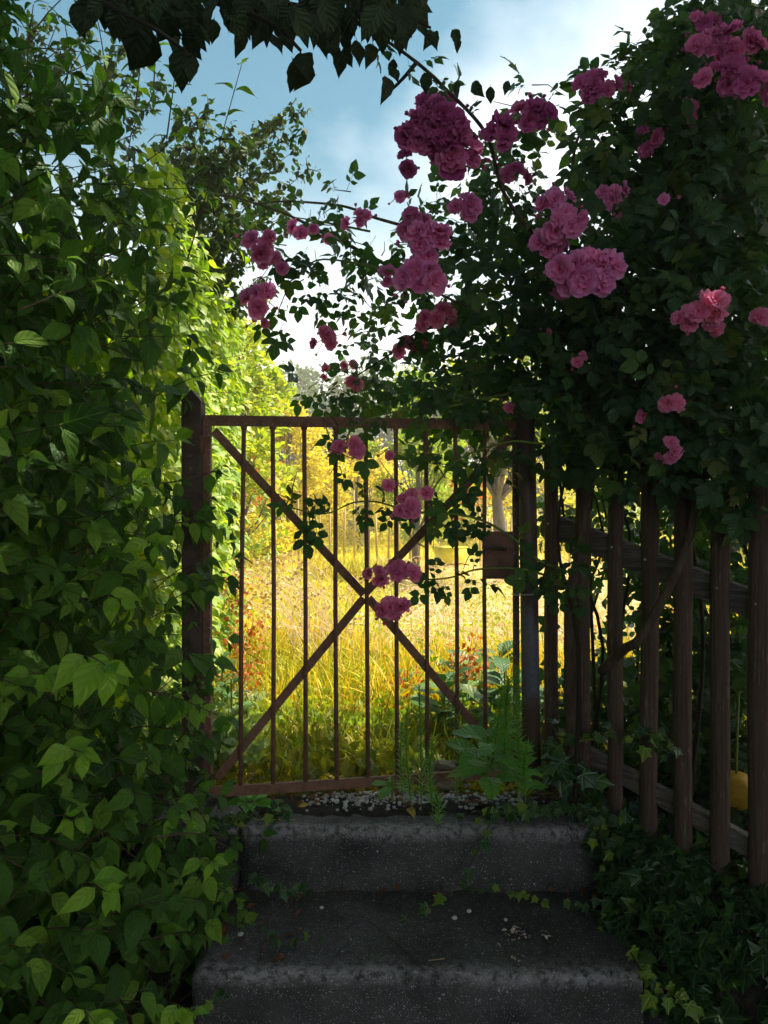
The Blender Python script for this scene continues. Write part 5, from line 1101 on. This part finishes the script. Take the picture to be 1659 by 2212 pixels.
ivy('ivy strand lying along the foot of the upper riser', [(1010, 1925, 2.44), (1080, 1925, 2.43), (1160, 1945, 2.40), (1240, 1960, 2.38), (1300, 1975, 2.36)], n_=22, size=.034, seed=2, young=.4, jitter=.02)
ivy('dark ivy strand on the left of the lower tread', [(530, 1890, 2.45), (600, 1920, 2.42), (660, 1930, 2.40)], n_=14, size=.04, seed=3, jitter=.02)
ivy('thin ivy strand crossing the left of the lower tread', [(500, 1990, 2.30), (560, 2010, 2.27), (620, 2035, 2.22), (680, 2030, 2.24)], n_=14, size=.03, seed=4, young=.3, jitter=.015)
ivy('ivy falling over the right end of the upper step', [(1290, 1770, 2.5), (1300, 1830, 2.46), (1305, 1900, 2.42), (1300, 1980, 2.36), (1290, 2040, 2.28)], n_=18, size=.036, seed=5, young=.45, jitter=.022)
ivy('ivy creeping through the feet of the first pickets', [(1180, 1590, 2.68), (1250, 1600, 2.62), (1330, 1590, 2.50), (1400, 1610, 2.40), (1470, 1640, 2.30)], n_=30, size=.045, seed=6, young=.35, jitter=.03)
ivy('large-leaved ivy clump at the foot of the second picket', [(1190, 1620, 2.62), (1230, 1680, 2.58), (1290, 1720, 2.55)], n_=30, size=.07, seed=7, jitter=.06)
ivy('ivy matting the right corner of the top step', [(1030, 1770, 2.56), (1100, 1760, 2.54), (1180, 1750, 2.54), (1270, 1760, 2.52), (1330, 1790, 2.45)], n_=70, size=.042, seed=8, jitter=.035, young=.12)
ivy('ivy climbing the foot of the hinge side post', [(450, 1760, 2.5), (440, 1700, 2.52), (400, 1640, 2.53), (430, 1600, 2.53)], n_=22, size=.045, seed=9, jitter=.03)
ivy('ivy strand reaching across the bottom rail at the hinge corner', [(400, 1640, 2.5), (440, 1665, 2.5), (490, 1700, 2.5)], n_=8, size=.026, seed=10, jitter=.012, young=.5)
ivy('ivy clump on the side block left of the crack', [(455, 1790, 2.5), (490, 1780, 2.55), (540, 1770, 2.56), (620, 1755, 2.6)], n_=34, size=.04, seed=11, jitter=.03, young=.1)
ivy('bright ivy strand at the broken kerb stone', [(1360, 2060, 2.1), (1400, 2120, 2.0), (1450, 2150, 1.95), (1490, 2190, 1.92)], n_=16, size=.045, seed=12, young=.7, jitter=.025)
ivy('small ivy tips at the bottom left by the lower riser', [(470, 2130, 2.0), (440, 2180, 1.98), (430, 2210, 1.96)], n_=8, size=.03, seed=13, young=.5, jitter=.02)
rgi = np.random.default_rng(90); PP, NN = [], []
while len(PP) < 1500:
    x = rgi.uniform(.68, 1.5); y = rgi.uniform(1.75, 2.75); s = (Vector((x, y, 0)) - FA).dot(fn)
    if s > .12 or s < -.42: continue
    if x < .78 and y < 2.1: continue
    if rgi.random() < .5 and s < -.3: continue
    if y < 2.02 and x > .9 and rgi.random() < .8: continue
    PP.append((x, y, max(0, hgt(x, y)) + rgi.uniform(.0, .05))); NN.append(tuple(-fn * .5 + Vector((0, 0, .8)) + Vector(rgi.normal(0, .3, 3))))
PP = np.array(PP); bankivy = thing('bank_ivy', (1.0, 2.2, .1), 'dark ivy covering the bank below the picket fence', 'ivy')
leafy('ivy', 'ivy', PP, frames(rgi.normal(0, .6, (len(PP), 3)) + [-.2, -.4, -.3], NN), rgi.uniform(.035, .07, len(PP)), rgi.random(len(PP)) * .8, MT['ivy'], bankivy, 300, 15, cell=14, stuff='ivy_foliage')

# ------------------------------------------------------------------ small things
def pebbles(name, n_, fn_, size, mat, seed, label, cat='gravel'):
    rg_ = random.Random(seed); m_ = MB()
    for _ in range(n_):
        x, y, z = fn_(rg_); s = rg_.uniform(*size); bm = bmesh.new(); bmesh.ops.create_icosphere(bm, subdivisions=1, radius=s)
        sc = (rg_.uniform(.8, 1.4), rg_.uniform(.7, 1.2), rg_.uniform(.45, .8)); q = Matrix.Rotation(rg_.uniform(0, 6), 3, 'Z') @ Matrix.Rotation(rg_.uniform(-.4, .4), 3, 'X')
        vs = [Vector((x, y, z)) + q @ Vector((v.co.x * sc[0] * rg_.uniform(.8, 1.15), v.co.y * sc[1] * rg_.uniform(.8, 1.15), v.co.z * sc[2])) for v in bm.verts]
        m_.add(vs, [tuple(v.index for v in f.verts) for f in bm.faces]); bm.free()
    return setp(m_.build(name, mat), label, cat, kind='stuff')
pebbles('gravel', 620, lambda r: (r.choice([r.gauss(.0, .10), r.gauss(.30, .12), r.uniform(-.3, .55)]), r.gauss(2.765, .04), .426 + r.uniform(-.004, .006)), (.003, .011), MT['pebble'], 1, 'pale gravel along the back of the top step')
pebbles('gravel', 700, lambda r: (r.uniform(-.55, .4), r.uniform(2.85, 3.9), .438), (.004, .011), MT['pebble'], 2, 'scattered pebbles in the moss behind the gate')
for k, (px, py, d, s, lab) in enumerate([(982, 1965, 2.36, .008, 'white pebble on the lower tread, left of the pair'), (1013, 1945, 2.40, .008, 'white pebble on the lower tread, nearest the riser'), (1092, 1978, 2.35, .006, 'tiny white pebble near the ivy strand'), (695, 1935, 2.42, .006, 'small white chip at the left of the lower tread'), (520, 2003, 2.27, .008, 'white chip beside the thin ivy strand')]):
    p = P(px, py, d); p.z = .208
    m_ = MB(); rg_ = random.Random(k); bm = bmesh.new(); bmesh.ops.create_icosphere(bm, subdivisions=2, radius=s)
    m_.add([p + Vector((v.co.x * rg_.uniform(.8, 1.3), v.co.y * rg_.uniform(.8, 1.2), v.co.z * .7 * rg_.uniform(.8, 1.2))) for v in bm.verts], [tuple(v.index for v in f.verts) for f in bm.faces]); bm.free()
    setp(m_.build('pebble', MT['tie'], loc=p), lab, 'pebble', 'white pebbles on the steps')
p = P(955, 1650, 2.9); m_ = MB(); bm = bmesh.new(); bmesh.ops.create_icosphere(bm, subdivisions=3, radius=.07)
m_.add([Vector((p.x, p.y, .46)) + Vector((v.co.x * 1.1, v.co.y, v.co.z * .9)) * (1 + .35 * noise.noise(v.co * 22)) for v in bm.verts], [tuple(v.index for v in f.verts) for f in bm.faces]); bm.free()
setp(m_.build('stone', MT['stone'], loc=(p.x, p.y, .46)), 'brown stone behind the gate between the plants', 'stone')
for k, (px, py, d, s, z_, lab) in enumerate([(1450, 2105, 2.02, .05, .02, 'grey rock in the lane below the ivy bank'), (1500, 2170, 1.93, .035, .01, 'smaller grey rock at the bottom right corner')]):
    p = P(px, py, d); bm = bmesh.new(); bmesh.ops.create_icosphere(bm, subdivisions=3, radius=s); m_ = MB()
    m_.add([Vector((p.x, p.y, z_)) + Vector((v.co.x * 1.3, v.co.y, v.co.z * .5)) * (1 + .5 * noise.noise(v.co * 30)) for v in bm.verts], [tuple(v.index for v in f.verts) for f in bm.faces]); bm.free()
    setp(m_.build('rock', MT['stone'], loc=(p.x, p.y, z_)), lab, 'rock')
def flat_leaf(name, px, py, d, z, s, mat, label, key='dog', cat='fallen leaf', rot=0.0, group=None, tilt=.2):
    p = P(px, py, d); p.z = z; t = Vector((math.cos(rot), math.sin(rot), tilt)); o = leaf_objects(key, np.array([tuple(p)]), frames([tuple(t)], [(0, -.2, 1)]), np.array([s]), mat, None, name, int(px))[0]
    return setp(o, label, cat, group)
for k, (px, py, d, z, s, mt, r, lab) in enumerate([(1368, 1870, 2.3, .24, .05, 'dead_leaf', 1.5, 'curled brown leaf in the ivy right of the upper step'), (528, 1932, 2.4, .215, .04, 'dead_leaf', .5, 'brown leaf at the crack on the lower tread'), (470, 2030, 2.25, .215, .05, 'dead_leaf', 1, 'brown leaf under the hedge on the lower tread'), (640, 1745, 2.66, .435, .05, 'gold_leaf', .3, 'yellow leaf on the gravel left of centre'), (585, 1730, 2.68, .44, .05, 'gold_leaf', 2, 'yellow leaf beside the crinkled rosette'), (878, 1752, 2.66, .43, .06, 'gold_leaf', -1, 'yellow leaf under the five-leaved seedling'), (1012, 1748, 2.68, .44, .05, 'dead_leaf', .3, 'brown leaf at the back of the top step'), (1140, 1720, 2.6, .46, .06, 'gold_leaf', -1, 'yellow leaf at the foot of the round post'), (1148, 1790, 2.35, .3, .04, 'gold_leaf', .4, 'yellow leaf under the fourth picket')][:8]):
    flat_leaf('fallen_leaf', px, py, d, z, s, MT[mt], lab, rot=r)
flat_leaf('fallen_leaf', 1415, 1815, 2.38, .36, .06, MT['gold_leaf'], 'yellow leaf hanging below the fourth picket', rot=-1.2, tilt=-.8)
# faded fallen petals on the tread
m_, nt, o = newmat('faded_petal'); principled(nt, o, ramp(nt, noise_t(nt, 60, 3, vec=geopos(nt)), [(.3, (.45, .30, .25)), (.7, (.75, .6, .55))]), .8); MT['faded'] = m_
for (px, py, n_, s_, lab) in ((1118, 2025, 26, .03, 'heap of faded pink petals on the lower tread'), (1183, 2030, 7, .012, 'few faded petals right of the petal heap'), (1110, 2085, 6, .02, 'scattered petals near the edge of the lower tread')):
    rg_ = np.random.default_rng(int(px)); c = P(px, py, 2.27 if py < 2050 else 2.14); pos = np.array([(c.x, c.y, .207)]) + rg_.normal(0, 1, (n_, 3)) * [s_ * .8, s_ * .6, 0] + np.c_[np.zeros((n_, 2)), rg_.uniform(0, .008, n_)]
    o = scatter('fallen_petals', TPL['dia'], pos, frames(rg_.normal(0, 1, (n_, 3)) * [1, 1, .3], rg_.normal(0, .5, (n_, 3)) + [0, 0, 1]), rg_.uniform(.012, .022, n_), rg_.random(n_), MT['faded'], None, 1, kind='stuff'); setp(o, lab, 'petals')
for pts, r, lab in (([(795, 1965, 2.35), (840, 2010, 2.26), (890, 2060, 2.16), (912, 2105, 2.105)], .0014, 'long dark twig lying across the lower tread'), ([(545, 1779, 2.57), (600, 1778, 2.57), (640, 1780, 2.57)], .0012, 'pale straw on the top step near the rosette'), ([(925, 2083, 2.14), (960, 2078, 2.15)], .0016, 'short pale twig near the edge of the lower tread'), ([(1455, 2050, 2.2), (1500, 2065, 2.2), (1535, 2100, 2.15)], .0014, 'thin twig on the dark ground at the right')):
    m_ = MB(); z_ = .43 if pts[0][1] < 1800 else (.206 if pts[0][0] < 1400 else .03); c = [P(*q) for q in pts]
    for p in c: p.z = z_
    tube(m_, spline(c, 5), r, 5); setp(m_.build('twig', MT['twig'] if 'dark' in lab else MT['stake'], smooth=True), lab, 'twig')

# leaf litter, soil crumbs
for lab, n_, x0, x1, y0, y1, z_ in (('brown leaf litter in the inner corner of the lower tread', 60, -.55, .72, 2.49, 2.54, .21), ('dry leaf litter along the back of the top step', 90, -.48, .74, 2.70, 2.85, .435), ('fallen bits on the left of the lower tread', 34, -.52, -.25, 2.14, 2.5, .209)):
    rg_ = np.random.default_rng(n_); pos = np.c_[rg_.uniform(x0, x1, n_), rg_.uniform(y0, y1, n_), np.full(n_, z_) + rg_.uniform(0, .008, n_)]
    o = scatter('leaf_litter', TPL['doglow'], pos, frames(rg_.normal(0, 1, (n_, 3)) * [1, 1, .25], rg_.normal(0, .5, (n_, 3)) + [0, 0, 1]), rg_.uniform(.012, .035, n_), rg_.random(n_), MT['dead_leaf'], None, n_, kind='stuff'); setp(o, lab, 'leaf litter')
